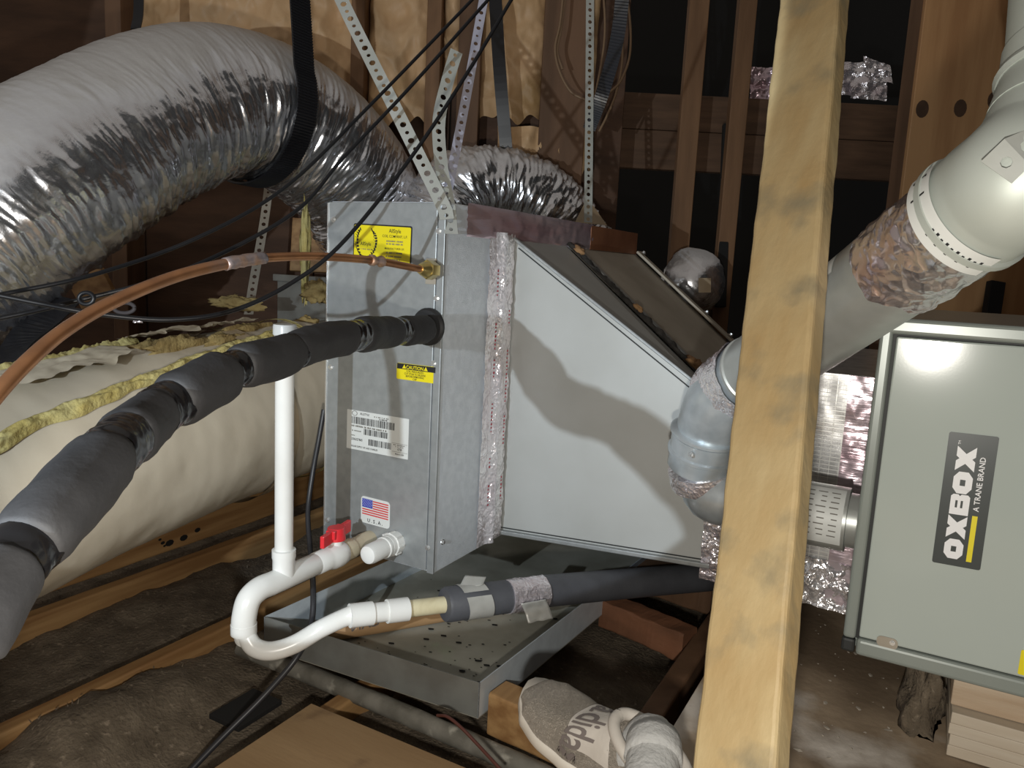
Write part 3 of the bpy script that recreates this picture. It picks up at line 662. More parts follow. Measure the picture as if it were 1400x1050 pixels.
# ================================================================== FURNACE
fu = thing('gas_furnace', 'grey green furnace cabinet with black OXBOX label at right edge', 'furnace', (.3, 1.6, GZ-.568))
XA, XB, ZA, ZB = -.068, .78, GZ-.566, GZ-.052
FD = 1.25
box('body', XA, XB, FD+.012, 1.98, ZA, ZB, paint_trim, fu, .008, 3)
dr = box('door', XA+.0225, XB-.03, FD, FD+.011, ZA+.024, ZB-.023, paint, fu, .0025)
box('left_frame', XA, XA+.018, FD-.001, FD+.014, ZA+.018, ZB-.002, paint_trim, fu, .005, 3)
box('top_frame', XA+.004, XB, FD-.002, FD+.014, ZB-.020, ZB+.004, paint_trim, fu, .006, 3)
box('bottom_frame', XA+.020, XB, FD-.002, FD+.014, ZA-.006, ZA+.0215, paint_trim, fu, .006, 3)
box('corner_cap', XA-.001, XA+.0185, FD-.0015, FD+.014, ZA-.004, ZA+.018, furnace_dark, fu, .004)
box('door_gap', XA+.015, XB-.02, FD+.0085, FD+.0125, ZA+.018, ZB-.018, furnace_dark, fu)
def df(TL, TR, BL): return Frame(onY(*TL, FD-.0002), onY(*TR, FD-.0002), onY(*BL, FD-.0002), nF)
# OXBOX label: frame turned so that text reads upwards
TLq, TRq, BLq, BRq = onY(1298, 590, FD-.0002), onY(1366, 598, FD-.0002), onY(1274, 768, FD-.0002), onY(1340, 780, FD-.0002)
fm = Frame(BLq, TLq, BRq, nF)           # u runs up the label, v to the right
lab = quad_plate('brand_label', fm, mat('label_black', (.035, .045, .045), .35), dr, .0006, .003); lab['label'] = 'black label reading OXBOX A TRANE BRAND sideways'
def letters():
    out = []
    hgt = (.21, .60)     # v range of the big letters
    cells = [(.055, .205, 'O'), (.212, .385, 'X'), (.392, .545, 'B'), (.552, .715, 'O'), (.722, .905, 'X')]
    v0, v1 = hgt
    def ringpoly(a0, a1, ch, holes):
        ca = ch*(a1-a0); cv = ch*(v1-v0)
        o = [(a0+ca, v0), (a1-ca, v0), (a1, v0+cv), (a1, v1-cv), (a1-ca, v1), (a0+ca, v1), (a0, v1-cv), (a0, v0+cv)]
        (h0, h1, g0, g1) = holes
        i = [(h0, g0), (h1, g0), (h1, g0), (h1, g1), (h1, g1), (h0, g1), (h0, g1), (h0, g0)]
        for k in range(8):
            q = [o[k], o[(k+1) % 8], i[(k+1) % 8], i[k]]
            if i[k] == i[(k+1) % 8]: q = q[:3]
            out.append(q)
    for a0, a1, c in cells:
        w_ = a1-a0; h_ = v1-v0
        if c == 'O': ringpoly(a0, a1, .25, (a0+w_*.36, a1-w_*.36, v0+h_*.36, v1-h_*.36))
        elif c == 'X':
            t = .40*w_; cx, cy = (a0+a1)/2, (v0+v1)/2; k1 = h_*(.5-(.5*w_-t)/(w_-t)); k2 = w_*.5-(w_-t)/2
            L_, R_, T_, B_x = (cx-k2, cy), (cx+k2, cy), (cx, cy+k1), (cx, cy-k1)
            out.append([(a0, v0), (a0+t, v0), B_x, L_]); out.append([(a1-t, v0), (a1, v0), R_, B_x]); out.append([R_, (a1, v1), (a1-t, v1), T_]); out.append([L_, T_, (a0+t, v1), (a0, v1)]); out.append([L_, B_x, R_, T_])
        else:
            s0, s1 = a0+w_*.34, a1-w_*.30
            g = [v0, v0+h_*.26, v0+h_*.38, v0+h_*.54, v0+h_*.66, v1]
            out.append([(a0, v0), (s0, v0), (s0, v1), (a0, v1)])
            for k in (0, 2, 4): out.append([(s0, g[k]), (s1, g[k]), (s1, g[k+1]), (s0, g[k+1])])
            out.append([(s1, v0), (a1-w_*.10, v0), (a1, v0+h_*.12), (a1, v0+h_*.38), (a1-w_*.08, v0+h_*.46), (s1, v0+h_*.46)])
            out.append([(s1, v0+h_*.46), (a1-w_*.08, v0+h_*.46), (a1, v0+h_*.54), (a1, v1-h_*.12), (a1-w_*.10, v1), (s1, v1)])
    return out
polys('large_lettering', fm, letters(), white_ink, lab)
rects('yellow_bar', fm, [(.05, .69, .40, .80)], yellow_lab, lab)
text('small_lettering', fm, [('A TRANE BRAND', .435, .80, .165, 'LEFT', .012, 1.02), ('TM', .915, .26, .07, 'LEFT', .01, 1)], white_ink, lab)
fm2 = df((1396.5, 888), (1450, 901), (1391, 921)); quad_plate('yellow_warning_label', fm2, yellow_lab, dr, .0006, .002)
fm3 = df((1199, 867.5), (1228, 874.5), (1198, 882)); ov = quad_plate('oval_knockout', fm3, sheet_dark, dr, .001, .0070); screw(onY(1220, 879, FD-.002), nF, dr, .003)
# wooden support stack under the furnace
sp = thing('support_block', 'pale laminated wood block stack propping up the furnace', 'block', (.3, 1.42, .12))
box('top_board', .094, .60, 1.352, 1.60, .20, GZ-.574, block_m, sp, .002)
for k in range(4): box('lamination', .097-.001*k+.002*(k % 2), .60, 1.335-.002*k, 1.60, .122+.0195*k, .1405+.0195*k, mat('pale_lamination', (.58, .51, .41), .6, 0, (.50, .42, .32), 12, 6, stretch=(.4, 1, 4)) if k == 0 else MT['pale_lamination'], sp, .0015)
def deb(u, v):
    al, be = u*2*math.pi, v*math.pi; k = .8+.45*fr(Vector((math.cos(al)*1.7, math.sin(al)*1.7, be*1.6)), 5)
    return Vector((.058, 1.46, .120))+Vector((.040*k*math.sin(be)*math.cos(al), .09*k*math.sin(be)*math.sin(al), max(0, .135*k*math.cos(be))))
tag(sheet('debris_heap', deb, 40, 24, insul), 'rough dark heap of debris left of the pale block stack', 'debris')

# ================================================================== FLUE
hc = thing('inducer_flue_stub', 'short steel flue stub with data label leaving the furnace side', 'pipe', (-.2, 1.38, GZ-.398))
HA, HB = Vector((-.058, 1.38, GZ-.398)), Vector((-.27, 1.38, GZ-.398))
lathe('stub_pipe', HA, HB, [(0, .046), (.03, .046), (.031, .0545), (.145, .0545), (.146, .053), (.205, .053)], vent_m, hc, 40)
def lb_(u, v):
    t = .036+.072*u; a = math.radians(-38+112*v)
    return HA+(HB-HA).normalized()*t+Vector((0, -math.cos(a), math.sin(a)))*.0552
sheet('data_label', lb_, 4, 24, white_lab, hc)
vs, fs = [], []
for r_ in range(9):
    for k in range(3):
        a = math.radians(-20+10*r_); t0 = .044+.02*k; t1 = t0+random.uniform(.008, .017); i = len(vs)
        for t, da in ((t0, 0), (t1, 0), (t1, .035), (t0, .035)): vs.append(HA+(HB-HA).normalized()*t+Vector((0, -math.cos(a+da), math.sin(a+da)))*.0557)
        fs.append((i, i+1, i+2, i+3))
mk('label_print', vs, fs, grey_ink, hc)
for a in (-50, -20, 10):
    q = math.radians(a); screw(HA+(HB-HA).normalized()*.118+Vector((0, -math.cos(q), math.sin(q)))*.0547, (0, -math.cos(q), math.sin(q)), hc, .003)

vp = thing('vent_pipe', 'galvanised vent pipe rising from elbow behind the post to upper right', 'pipe', W(985, 650, 1.42))
E0, E1, E2 = W(992, 690, 1.43), W(962, 610, 1.40), W(985, 548, 1.345)
V0, V1 = W(1012, 524, 1.30), W(1362, 268, .79)
el = tube('lower_elbow', [HB+Vector((.012, 0, 0)), HB+Vector((-.05, .004, .004)), W(978, 652, 1.43), W(963, 625, 1.41), W(962, 605, 1.40)], .0545, vent_w, vp, 36, 8)
axd = (W(975, 575, 1.375)-W(958, 640, 1.42)).normalized()
lathe('elbow_adapter', W(958, 640, 1.42), W(975, 560, 1.37), [(0, .058), (.004, .062), (.030, .062), (.033, .0665), (.038, .0665), (.041, .063), (.068, .064), (.072, .068), (.077, .068), (.08, .0635)], vent_w, vp, 44)
screw(W(945, 622, 1.345), (-.6, -.7, 0), vp, .004)
tube('upper_elbow_piece', [W(972, 585, 1.385), W(984, 553, 1.345), V0, V0.lerp(V1, .10)], .0605, vent_w, vp, 36, 8)
pd = (V1-V0).normalized(); PL = (V1-V0).length
lathe('straight_pipe', V0, V1, [(0.0, .059), (.05, .059), (.052, .0625), (.057, .0625), (.059, .0595), (PL-.12, .0595), (PL, .0595)], vent_m, vp, 48)
lathe('adapter_foil_band', W(962, 662, 1.425), W(958, 630, 1.41), [(0, .0585), (.010, .061), (.020, .0605), (.034, .0615)], foil, vp, 40)
# seam strip, sticker, foil tape sleeves and elbow at the top
nb = pd.cross(Vector((0, 0, 1))).normalized(); nu_ = nb.cross(pd).normalized()
def pipe_pt(s, a, r):
    return V0+pd*s+(nu_*math.cos(a)+nb*math.sin(a))*r
tocam = -((V0+V1)/2-Vector((0, 0, GZ))).normalized(); ang0 = math.atan2(tocam.dot(nb), tocam.dot(nu_))
def tape1(u, v): a = ang0+math.radians(-150+300*v); s = .035*u-.028+PL*.0; return pipe_pt(s, a, .0625+.004*fr(Vector((s*40, a*5, 3)), 4))
sheet('elbow_foil_tape', lambda u, v: pipe_pt(-.058+.098*u+.01*nz(v*9, 2, 2), ang0+math.radians(-120+210*v), .0640+.005*abs(fr(Vector((u*4, v*11, 3)), 4))), 30, 70, foil, vp)
sheet('joint_foil_tape', lambda u, v: pipe_pt(PL-.155+.115*u+.018*nz(v*7, 5, 2)*(1-u), ang0+math.radians(-140+280*v), .0602+.0065*abs(fr(Vector((u*3, v*8, 6)), 3))), 40, 90, mat('vent_joint_foil', (.80, .78, .79), .2, .9, (.60, .46, .48), 11, 4, lo=.42, hi=.7, bump=.6, bscale=26, btex='voronoi', dist=.006), vp)  # reddish second tone of this foil stands for reflections
_sg = 1 if (nu_*math.cos(ang0+1)+nb*math.sin(ang0+1)).z > (nu_*math.cos(ang0-1)+nb*math.sin(ang0-1)).z else -1
sheet('pipe_sticker', lambda u, v: pipe_pt(PL*.34+.17*u, ang0+math.radians(_sg*(48+30*v)), .0600), 10, 8, white_lab, vp)
s1_ = sheet('clearance_sticker', lambda u, v: pipe_pt(PL-.048+.034*u, ang0+math.radians(-75+130*v), .0665), 4, 30, white_lab, vp)
vs, fs = [], []
def onsticker(u, v, r=.0670): return pipe_pt(PL-.048+.034*u, ang0+math.radians(-75+130*v), r)
for (u0, u1, v0, v1) in ((.2, .8, .06, .075), (.2, .8, .225, .24), (.2, .27, .06, .24), (.73, .8, .06, .24), (.45, .55, .09, .21)):
    i = len(vs); vs += [onsticker(u0, v0), onsticker(u1, v0), onsticker(u1, v1), onsticker(u0, v1)]; fs.append((i, i+1, i+2, i+3))
for k in range(10):
    v0 = .50+.045*k; i = len(vs); u0 = .3+.05*(k % 2); vs += [onsticker(u0, v0), onsticker(u0+.35, v0), onsticker(u0+.35, v0+.02), onsticker(u0, v0+.02)]; fs.append((i, i+1, i+2, i+3))
mk('sticker_print', vs, fs, black_ink, s1_)
T0, T1, T2, T3 = V1-pd*.045, V1+pd*.012, V1+pd*.02, None
lathe('elbow_collar', V1-pd*.05, V1+pd*.1, [(0, .062), (.012, .0635), (.014, .068), (.022, .068), (.024, .064), (.05, .064)], vent_matte, vp, 44)
tube('upper_elbow', [V1, V1+pd*.035, W(1430, 205, .765), W(1456, 150, .775)], .0645, vent_matte, vp, 40, 8)
tube('upper_elbow_gore', [W(1447, 172, .770), W(1464, 120, .785), W(1470, 70, .795)], .0655, vent_matte, vp, 40, 6)
tube('riser_pipe', [W(1468, 90, .79), W(1476, -60, .82), W(1486, -260, .88)], .062, vent_matte, vp, 40, 6)
lathe('riser_bead', W(1465, 115, .786), W(1470, 60, .797), [(0, .0675), (.006, .070), (.012, .0675)], vent_matte, vp, 40)
st = perforated('hanger_strap', [W(1362, 236, .715), W(1380, 214, .708), W(1425, 195, .705)], .034, (-ray(1380, 214)[0], -ray(1380, 214)[1], 200), zinc, vp); st['label'] = 'perforated hanger strap around the elbow'
screw(W(1353, 208, .735), -ray(1351, 208), vp, .004)

vs, fs = [], []
for k in range(260):
    c = Vector((random.uniform(-.28, .5), random.uniform(.95, 1.9), .1208)); r = random.choice((.0012, .0016, .002, .004)); i = len(vs); n = 5; ro = random.uniform(0, 6.28)
    vs += [c+Vector((r*2*math.cos(ro)*math.cos(6.283*j/n)-r*math.sin(ro)*math.sin(6.283*j/n), r*2*math.sin(ro)*math.cos(6.283*j/n)+r*math.cos(ro)*math.sin(6.283*j/n), .0008*(j % 2))) for j in range(n)]; fs.append(tuple(range(i, i+n)))
tag(mk('deck_dust_chips', vs, fs, mat('pale_chips', (.52, .46, .38), .7)), 'pale dust chips and crumbs scattered on the furnace deck', 'debris', kind='stuff')
# ================================================================== DUCTS
def flex_duct(name, label, pts, r, m, n, seg, amp, group, sd, pitch=.045, smooth_left=0., ringk=.22):
    path, L = resample(catmull(pts, 16), n)
    def rf(s, a):
        ca, sa = math.cos(a), math.sin(a)
        wq = 1.2*nz(s*5+sd, ca*1.5, sa*1.5)+.25*nz(s*17, ca*4, sa*4+sd)
        ring = .5+.5*math.cos(2*math.pi*(s+.018*wq+.012*sa)/pitch)
        f1 = noise.noise(Vector((s*34+sd+1.2*sa, ca*1.3, sa*1.3)))
        f2 = abs(noise.noise(Vector((s*85+sd+1.5*sa+1.2*nz(ca*2, sa*2, s*6), ca*2.0, sa*2.0))))
        f3 = abs(noise.noise(Vector((s*38+sd*2+7*nz(ca*2, sa*2, s*4), ca*7, sa*7))))
        big = noise.noise(Vector((s*4+sd, ca*1.3, sa*1.3)))
        k = 1-smooth_left*min(1, max(0, .35+ca))         # a = 0 is the upper side
        return -amp*ringk*ring*k + amp*k*(1.0*f1+1.7*f2+.7*f3) + .012*big
    t = thing(name, label, 'duct', path[len(path)//2]-Vector((0, 0, r)), group)
    vs, fs = tube_data(path, r, seg, rf, True)
    mk('jacket', vs, fs, m, t, True)
    return t, path
G1 = 'silver flexible ducts'
big_pts = [W(-150, 405, 1.56), W(-60, 335, 1.63), W(60, 248, 1.74), W(190, 170, 1.95), W(285, 140, 2.14), W(360, 150, 2.30), W(430, 192, 2.47), W(492, 262, 2.66), W(520, 340, 2.80)]
bigd, bigpath = flex_duct('silver_flex_duct', 'large silver foil flexible duct arching over from the left edge', big_pts, .205, flexm, 420, 150, .0075, G1, 3, smooth_left=.85)
flex_duct('silver_flex_duct', 'smaller silver flexible duct behind the coil cabinet top', [W(575, 330, 2.62), W(622, 268, 2.68), W(680, 255, 2.74), W(745, 280, 2.8), W(795, 345, 2.9)], .132, flexd, 200, 90, .010, G1, 9)
sd_, _ = flex_duct('silver_flex_duct', 'dark foil duct end sticking up behind the sloping plenum', [W(915, 470, 3.3), W(925, 420, 3.25), W(945, 388, 3.1), W(950, 380, 3.0)], .115, flexd, 60, 60, .006, G1, 15)
crink('tan_tape_patch', W(955, 380, 2.96), W(972, 380, 2.96)-W(955, 380, 2.96), W(955, 400, 2.96)-W(955, 380, 2.96), -FH, 6, 6, .003, 20, tape_tan, sd_, 4)
# black webbing sling round the large duct
ci = min(range(len(bigpath)), key=lambda i: (bigpath[i]-W(350, 146, 2.27)).length)
Tn = (bigpath[ci+2]-bigpath[ci-2]).normalized(); Cc = bigpath[ci]
n0 = (Vector((0, 0, 1))-Tn*Tn.z).normalized(); n1 = Tn.cross(n0); n1 = n1 if n1.dot(Vector((0, 0, GZ))-Cc) > 0 else -n1
sl = thing('hanging_sling', 'wide black webbing sling around the large silver duct', 'strap', Cc)
arc = [math.radians(a) for a in range(66, 212, 8)]
top0 = Cc+(n0*math.cos(arc[0])+n1*math.sin(arc[0]))*.224
up0 = (n0*math.sin(arc[0])-n1*math.cos(arc[0])*.35).normalized()
pts = [top0+up0*d_ for d_ in (.75, .55, .35, .2, .1, .05)]+[Cc+(n0*math.cos(a)+n1*math.sin(a))*.224 for a in arc]
nr = [n1]*6+[(n0*math.cos(a)+n1*math.sin(a)) for a in arc]
ribbon('webbing_band', pts, .072, nr, webbing, sl, .004, n=330, rib=.8)
tag(ribbon('hanging_strap', [W(189, -60, 2.35), W(190, 12, 2.35), W(186, 40, 2.33)], .030, -FH, webbing, None, .004), 'short black webbing strap at top left above the silver duct', 'strap')
tag(ribbon('hanging_strap', [W(855, -60, 2.5), W(845, 45, 2.5), W(826, 120, 2.55), W(806, 175, 2.7)], .045, -FH, webbing_g, None, .004, n=120, rib=.8), 'glossy grey webbing strap hanging in the dark beside the wires', 'strap')
tag(ribbon('hanging_strap', [W(674, -60, 2.7), W(682, 80, 2.7), W(690, 180, 2.75), W(696, 250, 2.8)], .045, -FH, webbing, None, .004), 'dark webbing strap hanging behind the slanted perforated strap', 'strap')

# beige wrapped duct
bp = [W(-170, 735, 1.27), W(-60, 692, 1.385), W(60, 648, 1.53), W(200, 600, 1.76), W(330, 562, 2.02), W(410, 540, 2.2), W(470, 525, 2.36)]
bpath, BL_ = resample(catmull(bp, 16), 170)
bd = thing('beige_duct', 'large beige paper wrapped duct at left with torn yellow seam', 'duct', bpath[80]-Vector((0, 0, .22)))
RB = .215
def rb_(s, a):
    return .006*fr(Vector((s*5, math.cos(a)*1.5, math.sin(a)*1.5)), 4)
def rprof(t): return RB if t < .845 else RB*(1-.10*min((t-.845)/.1, 1)) - .004*math.cos(t*330)
vs, fs = tube_data(bpath, rprof, 90, rb_); mk('wrap', vs, fs, beige, bd, True)
bT, bN = frames(bpath)
def bpt(t, ang, r):         # ang: 0 up, positive towards the camera
    x = t*(len(bpath)-1); i = int(min(x, len(bpath)-2)); f = x-i; p = bpath[i].lerp(bpath[i+1], f)
    T = bT[i]; u = (Vector((0, 0, 1))-T*T.z).normalized(); c = T.cross(u); c = c if c.dot(Vector((0, 0, GZ))-p) > 0 else -c
    return p+(u*math.cos(ang)+c*math.sin(ang))*r
def band(nm, t0, t1, m, h, jag=0):
    sheet(nm, lambda u, v: bpt(t0+(t1-t0)*u+jag*nz(v*12, u*5, 2), math.radians(-60+250*v), (RB if t0 < .84 else RB*.97)+h+.002*fr(Vector((u*3, v*9, 4)), 3)), 6, 70, m, bd)
band('brown_tape_band', .615, .655, tape_tan, .010)
band('yellow_seam_ring', .795, .810, yellow_f, .010, .004)
def seam(t0, t1, a0, a1, wd, hg, nm, sd):
    def f(u, v):
        t = t0+(t1-t0)*u; a = math.radians(a0+(a1-a0)*u)+wd*(v-.5)*(1+.5*nz(u*14, sd, 1))+.03*nz(u*9, sd, 4)
        return bpt(t, a, RB+.004+hg*math.sin(math.pi*v)**.5*(.8+.6*fr(Vector((u*24, v*3, sd)), 4)))
    sheet(nm, f, 160, 12, yellow_f, bd)
seam(.05, .74, 50, 22, .14, .016, 'torn_yellow_seam', 1)
seam(.05, .46, 2, -8, .10, .014, 'torn_yellow_edge', 2)
def flap(t0, t1, a0, a1, nm, sd, m, h=.012):
    def f(u, v):
        t = t0+(t1-t0)*u; e = 1 if v > .5 else 0
        a = math.radians(a0+(a1-a0)*v + (7*nz(u*7, sd, 2)+4*nz(u*17, sd, 5))*v)
        return bpt(t, a, RB+h+.008*fr(Vector((u*6, v*3, sd)), 4)+.010*v*v)
    sheet(nm, f, 70, 16, m, bd)
flap(.02, .40, -4, 22, 'paper_flap', 3, beige_lite, .010)
flap(.44, .72, -15, 8, 'torn_paper_cuff', 6, beige_lite, .020)
for q, (t, a, s_) in enumerate(((.50, 14, .075), (.60, 18, .06), (.68, 6, .07), (.46, 4, .05))):
    def lump(u, v, t=t, a=a, s_=s_, q=q):
        al, be = u*2*math.pi, v*math.pi; c = bpt(t, math.radians(a), RB); r = s_*(.75+.6*fr(Vector((math.cos(al)*1.5+q*3, math.sin(al)*1.5, be)), 4))
        return c+bT[80]*(1.6*r*math.sin(be)*math.cos(al))+Vector((.3, -.6, 0))*(.8*r*math.sin(be)*math.sin(al))+Vector((0, 0, .35*r*math.cos(be)))
    sheet('fibre_tuft', lump, 26, 14, aged_f, bd)

# galvanised supply plenum behind, with yellow insulation
spl = thing('supply_plenum', 'dark galvanised supply plenum left of the coil cabinet', 'duct', (-1.6, 2.2, GZ-.6))
box('casing', -1.98, -1.140, 1.93, 2.50, GZ-.62, GZ-.075, panm, spl, .004)
box('top_flange', -1.985, -1.140, 1.915, 1.935, GZ-.093, GZ-.07, panm, spl, .002)
def yl(c, sx, sz, nm, sd, label, par=None):
    def f(u, v):
        al, be = u*2*math.pi, v*math.pi; k = .8+.5*fr(Vector((math.cos(al)*1.6+sd, math.sin(al)*1.6, be*1.5)), 4)
        return Vector(c)+UH*(sx*k*math.sin(be)*math.cos(al))+FH*(.02*k*math.sin(be)*math.sin(al))+Vector((0, 0, sz*k*math.cos(be)))
    o = sheet(nm, f, 30, 18, yellow_f if sd == 3 else aged_f, par)
    if par is None: tag(o, label, 'insulation')
    return o
yl(W(417, 340, 2.35), .018, .15, 'fibreglass_strip', 3, 'upright yellow fibreglass strip hanging left of the coil cabinet')
yl(W(436, 398, 2.30), .055, .035, 'fibreglass_tuft', 8, 'yellow fibreglass tuft on the dark plenum beside the coil')
yl(W(420, 445, 2.20), .050, .03, 'fibreglass_tuft', 12, 'brown yellow tuft on the duct end behind the vent tube')
yl(W(325, 415, 2.28), .09, .022, 'fibreglass_tuft', 17, 'brownish torn tuft above the beige duct cuff')
tag(beam('wood_cleat', W(428, 300, 2.75), W(424, 372, 2.75), .14, .03, woodJ, None, up=FH), 'rough brown wood cleat behind the yellow strip', 'board')
tag(beam('wood_cleat', W(105, 405, 2.5), W(150, 385, 2.5), .10, .03, woodJ, None, up=FH), 'bright wood cleat end below the silver duct', 'board')
tag(ribbon('dark_strap', [W(88, 408, 1.72), W(40, 455, 1.62), W(2, 500, 1.52)], .075, -FH, webbing, None, .004), 'black strap end hanging under the silver duct at left', 'strap')
tag(tube('plastic_ring', [W(160+14*math.cos(a)+10, 421+7*math.sin(a), 1.9) for a in [k*math.pi/8 for k in range(17)]], .005, mat('grey_plastic', (.13, .11, .11), .6), None, 8, 3), 'small grey plastic ring hanging below the cables', 'ring')
crink('foil_scrap', W(182, 441, 1.62), UH*.02, Vector((0, 0, .014)), -FH, 8, 8, .006, 90, foil, None, 3)
tag(bpy.data.objects['foil_scrap'], 'tiny crumpled foil scrap on the torn beige wrap', 'scrap')

# ================================================================== SUCTION LINE
sl_pts = [W(582, 450, 1.475), W(520, 455, 1.30), W(490, 458, 1.17), W(430, 470, 1.04), W(375, 490, .94), W(320, 505, .86), W(265, 535, .785), W(220, 560, .735), W(190, 585, .685), W(150, 620, .605), W(85, 690, .53), W(18, 768, .48),
          W(-38, 850, .44), W(-75, 925, .425), W(-88, 1060, .43), W(-95, 1500, .46)]
slp = catmull(sl_pts, 24)
su = thing('suction_line', 'black foam insulated refrigerant line coming forward from the coil', 'pipe', W(-95, 1500, .46))
def tpos(i): return int(i*24)
RSP = ([0, 2, 4, 6, 8, 10, 15], [.030, .0268, .0256, .0253, .0245, .0234, .0234])
segs = [(0.0, .55, 'foam', .92), (.42, .78, 'tape', .86), (.68, 2.0, 'foam', 1.0), (1.9, 2.35, 'tape', .90), (2.25, 3.6, 'foam', .98), (3.5, 3.62, 'tape', .92), (3.55, 4.95, 'foam', 1.04), (4.8, 5.35, 'tape', .86), (5.25, 6.65, 'foam', 1.12),
        (6.5, 7.35, 'tape', .98), (7.2, 8.55, 'foam', 1.05), (8.4, 9.25, 'tape', .98), (9.1, 10.75, 'foam', 1.10), (10.65, 11.25, 'tape', .95), (11.15, 12.6, 'foam', 1.06), (12.5, 12.9, 'tape', .96), (12.8, 14.95, 'foam', 1.05)]
for (a, b, kd, k) in segs:
    pth, L = resample(slp[tpos(a):tpos(b)+1], 30)
    RS = float(np.interp((a+b)/2, *RSP))
    if kd == 'foam':
        rad = [RS*k*(1-.16*max(0, 1-min(i, 29-i)/4.0)**2) for i in range(30)]
        vs, fs = tube_data(pth, rad, 30, lambda s, a_, k=k: .0022*fr(Vector((s*17+k*40, math.cos(a_), math.sin(a_))), 3))
        mk('foam_sleeve', vs, fs, foam, su, True)
    else:
        vs, fs = tube_data(pth, RS*k, 30, lambda s, a_: -.0004+.0004*math.cos(s*330+2*math.cos(a_))+.0010*nz(s*60, math.cos(a_)*2, math.sin(a_)*2))
        mk('vinyl_tape_wrap', vs, fs, vinyl, su, True)

# ================================================================== COPPER LIQUID LINE
cl = thing('copper_line', 'bent copper tube with brass flare nut running left from the coil', 'pipe', W(580, 369, 1.45))
cpts = [W(588, 369, 1.462), W(570, 367, 1.425), W(550, 363, 1.40), W(510, 356, 1.34), W(445, 351, 1.26), W(390, 351, 1.18), W(335, 356, 1.10), W(250, 375, 1.0), W(165, 408, .90), W(95, 447, .82), W(35, 497, .75), W(-25, 565, .70), W(-90, 660, .66)]
cp = catmull(cpts, 14)
cr = lambda t: .0072
vs, fs = tube_data(cp, lambda t: .0064 if t < .10 else (.0068 if t < .5 else .0078), 18); mk('copper_tube', vs, fs, copper, cl, True)
vs, fs = tube_data(cp[38:44], lambda t: .0085+.002*math.sin(t*9), 16, lambda s, a: .0012*nz(s*150, math.cos(a)*2, math.sin(a)*2)); mk('brazed_joint', vs, fs, copper_burn, cl, True)
vs, fs = tube_data(cp[78:90], lambda t: .0090, 18, lambda s, a: .0014*nz(s*120, math.cos(a)*2, math.sin(a)*2)); mk('brazed_coupling', vs, fs, copper_burn, cl, True)
na, nb2 = cp[0], cp[12]; nd = (nb2-na).normalized()
lathe('flare_nut', na, nb2, [(-.012, .0175), (-.010, .0185), (.012, .0185), (.014, .0165)], brass, cl, 6)
lathe('nut_shoulder', na, nb2, [(.010, .0155), (.022, .0135), (.034, .0085)], brass, cl, 20)

# ================================================================== CABLES
def cable(label, pts, r, m, cat='cable', name='thin_cable', group='thin black cables'):
    return tag(tube(name, pts, r, m, None, 8, 10), label, cat, group)
cable('uppermost thin black cable sweeping from left edge to top centre', [W(-60, 418, 1.0), W(0, 403, 1.05), W(130, 375, 1.12), W(270, 325, 1.2), W(390, 256, 1.28), W(500, 150, 1.35), W(650, -5, 1.45), W(720, -80, 1.5)], .0032, cable_m)
cable('middle thin black cable sweeping above the copper tube', [W(-60, 445, .98), W(0, 435, 1.02), W(90, 415, 1.06), W(250, 370, 1.13), (W(400, 292, 1.22)), W(470, 215, 1.27), W(560, 120, 1.33), W(660, 8, 1.4), W(730, -70, 1.45)], .0032, cable_m)
cable('lowest thin black cable sagging across the yellow label', [W(0, 404, .98), W(60, 416, 1.0), W(140, 430, 1.03), W(235, 437, 1.07), W(320, 424, 1.11), W(400, 386, 1.16), W(470, 330, 1.2), (W(560, 218, 1.26)), W(640, 98, 1.31), W(705, -10, 1.36), W(750, -80, 1.4)], .0034, cable_m)
cable('small black cable loop tied where the cables cross', [W(118+10*math.cos(a), 408+8*math.sin(a), 1.05) for a in [k*math.pi/6 for k in range(14)]], .0030, cable_m, 'cable', 'cable_loop')
cable('black power cord dropping behind the drain valve to the floor', [W(443, 560, 1.80), W(436, 600, 1.80), W(427, 650, 1.80), W(421, 700, 1.78), W(424, 750, 1.72), W(428, 800, 1.55), W(426, 850, 1.50), W(408, 895, 1.45), W(362, 950, 1.42), W(300, 1012, 1.38), W(235, 1080, 1.34)], .0058, cable_g, 'cord', 'power_cord')
wg = 'tan wires in the dark opening'
for lb, pts, m in (('outer tan wire looping down left of the thin hanging strap', [W(772, -30, 2.7), W(766, 30, 2.7), W(759, 65, 2.7), (W(764, 95, 2.7)), W(780, 125, 2.7), W(803, 138, 2.7)], wire_tan),
                   ('inner tan wire with a cut end left of the thin hanging strap', [W(776, -30, 2.72), W(768, 35, 2.72), W(762, 70, 2.72), W(769, 95, 2.72)], wire_tan),
                   ('tan wire running straight down right of the thin hanging strap', [W(823, -30, 2.75), W(827, 30, 2.75), W(824, 75, 2.75), W(814, 130, 2.75), W(812, 170, 2.8)], wire_tan),
                   ('tan wire bowing out right of the webbing strap', [W(852, -30, 2.65), W(861, 25, 2.65), W(861, 75, 2.65), W(849, 110, 2.65), W(834, 126, 2.65)], wire_tan),
                   ('tan wire dropping to a point below the webbing strap', [W(849, 20, 2.68), W(851, 80, 2.68), W(843, 125, 2.68), W(830, 158, 2.68), W(819, 180, 2.68)], wire_tan)):
    cable(lb, pts, .0042, m, 'wire', 'tan_wire', wg)
cable('thin red brown wire lying over the corroded pipe', [W(598, 978, 1.32), W(612, 980, 1.30), W(632, 996, 1.28), W(655, 1020, 1.26), W(690, 1058, 1.22)], .0028, wire_red, 'wire', 'thin_wire', 'loose wires')

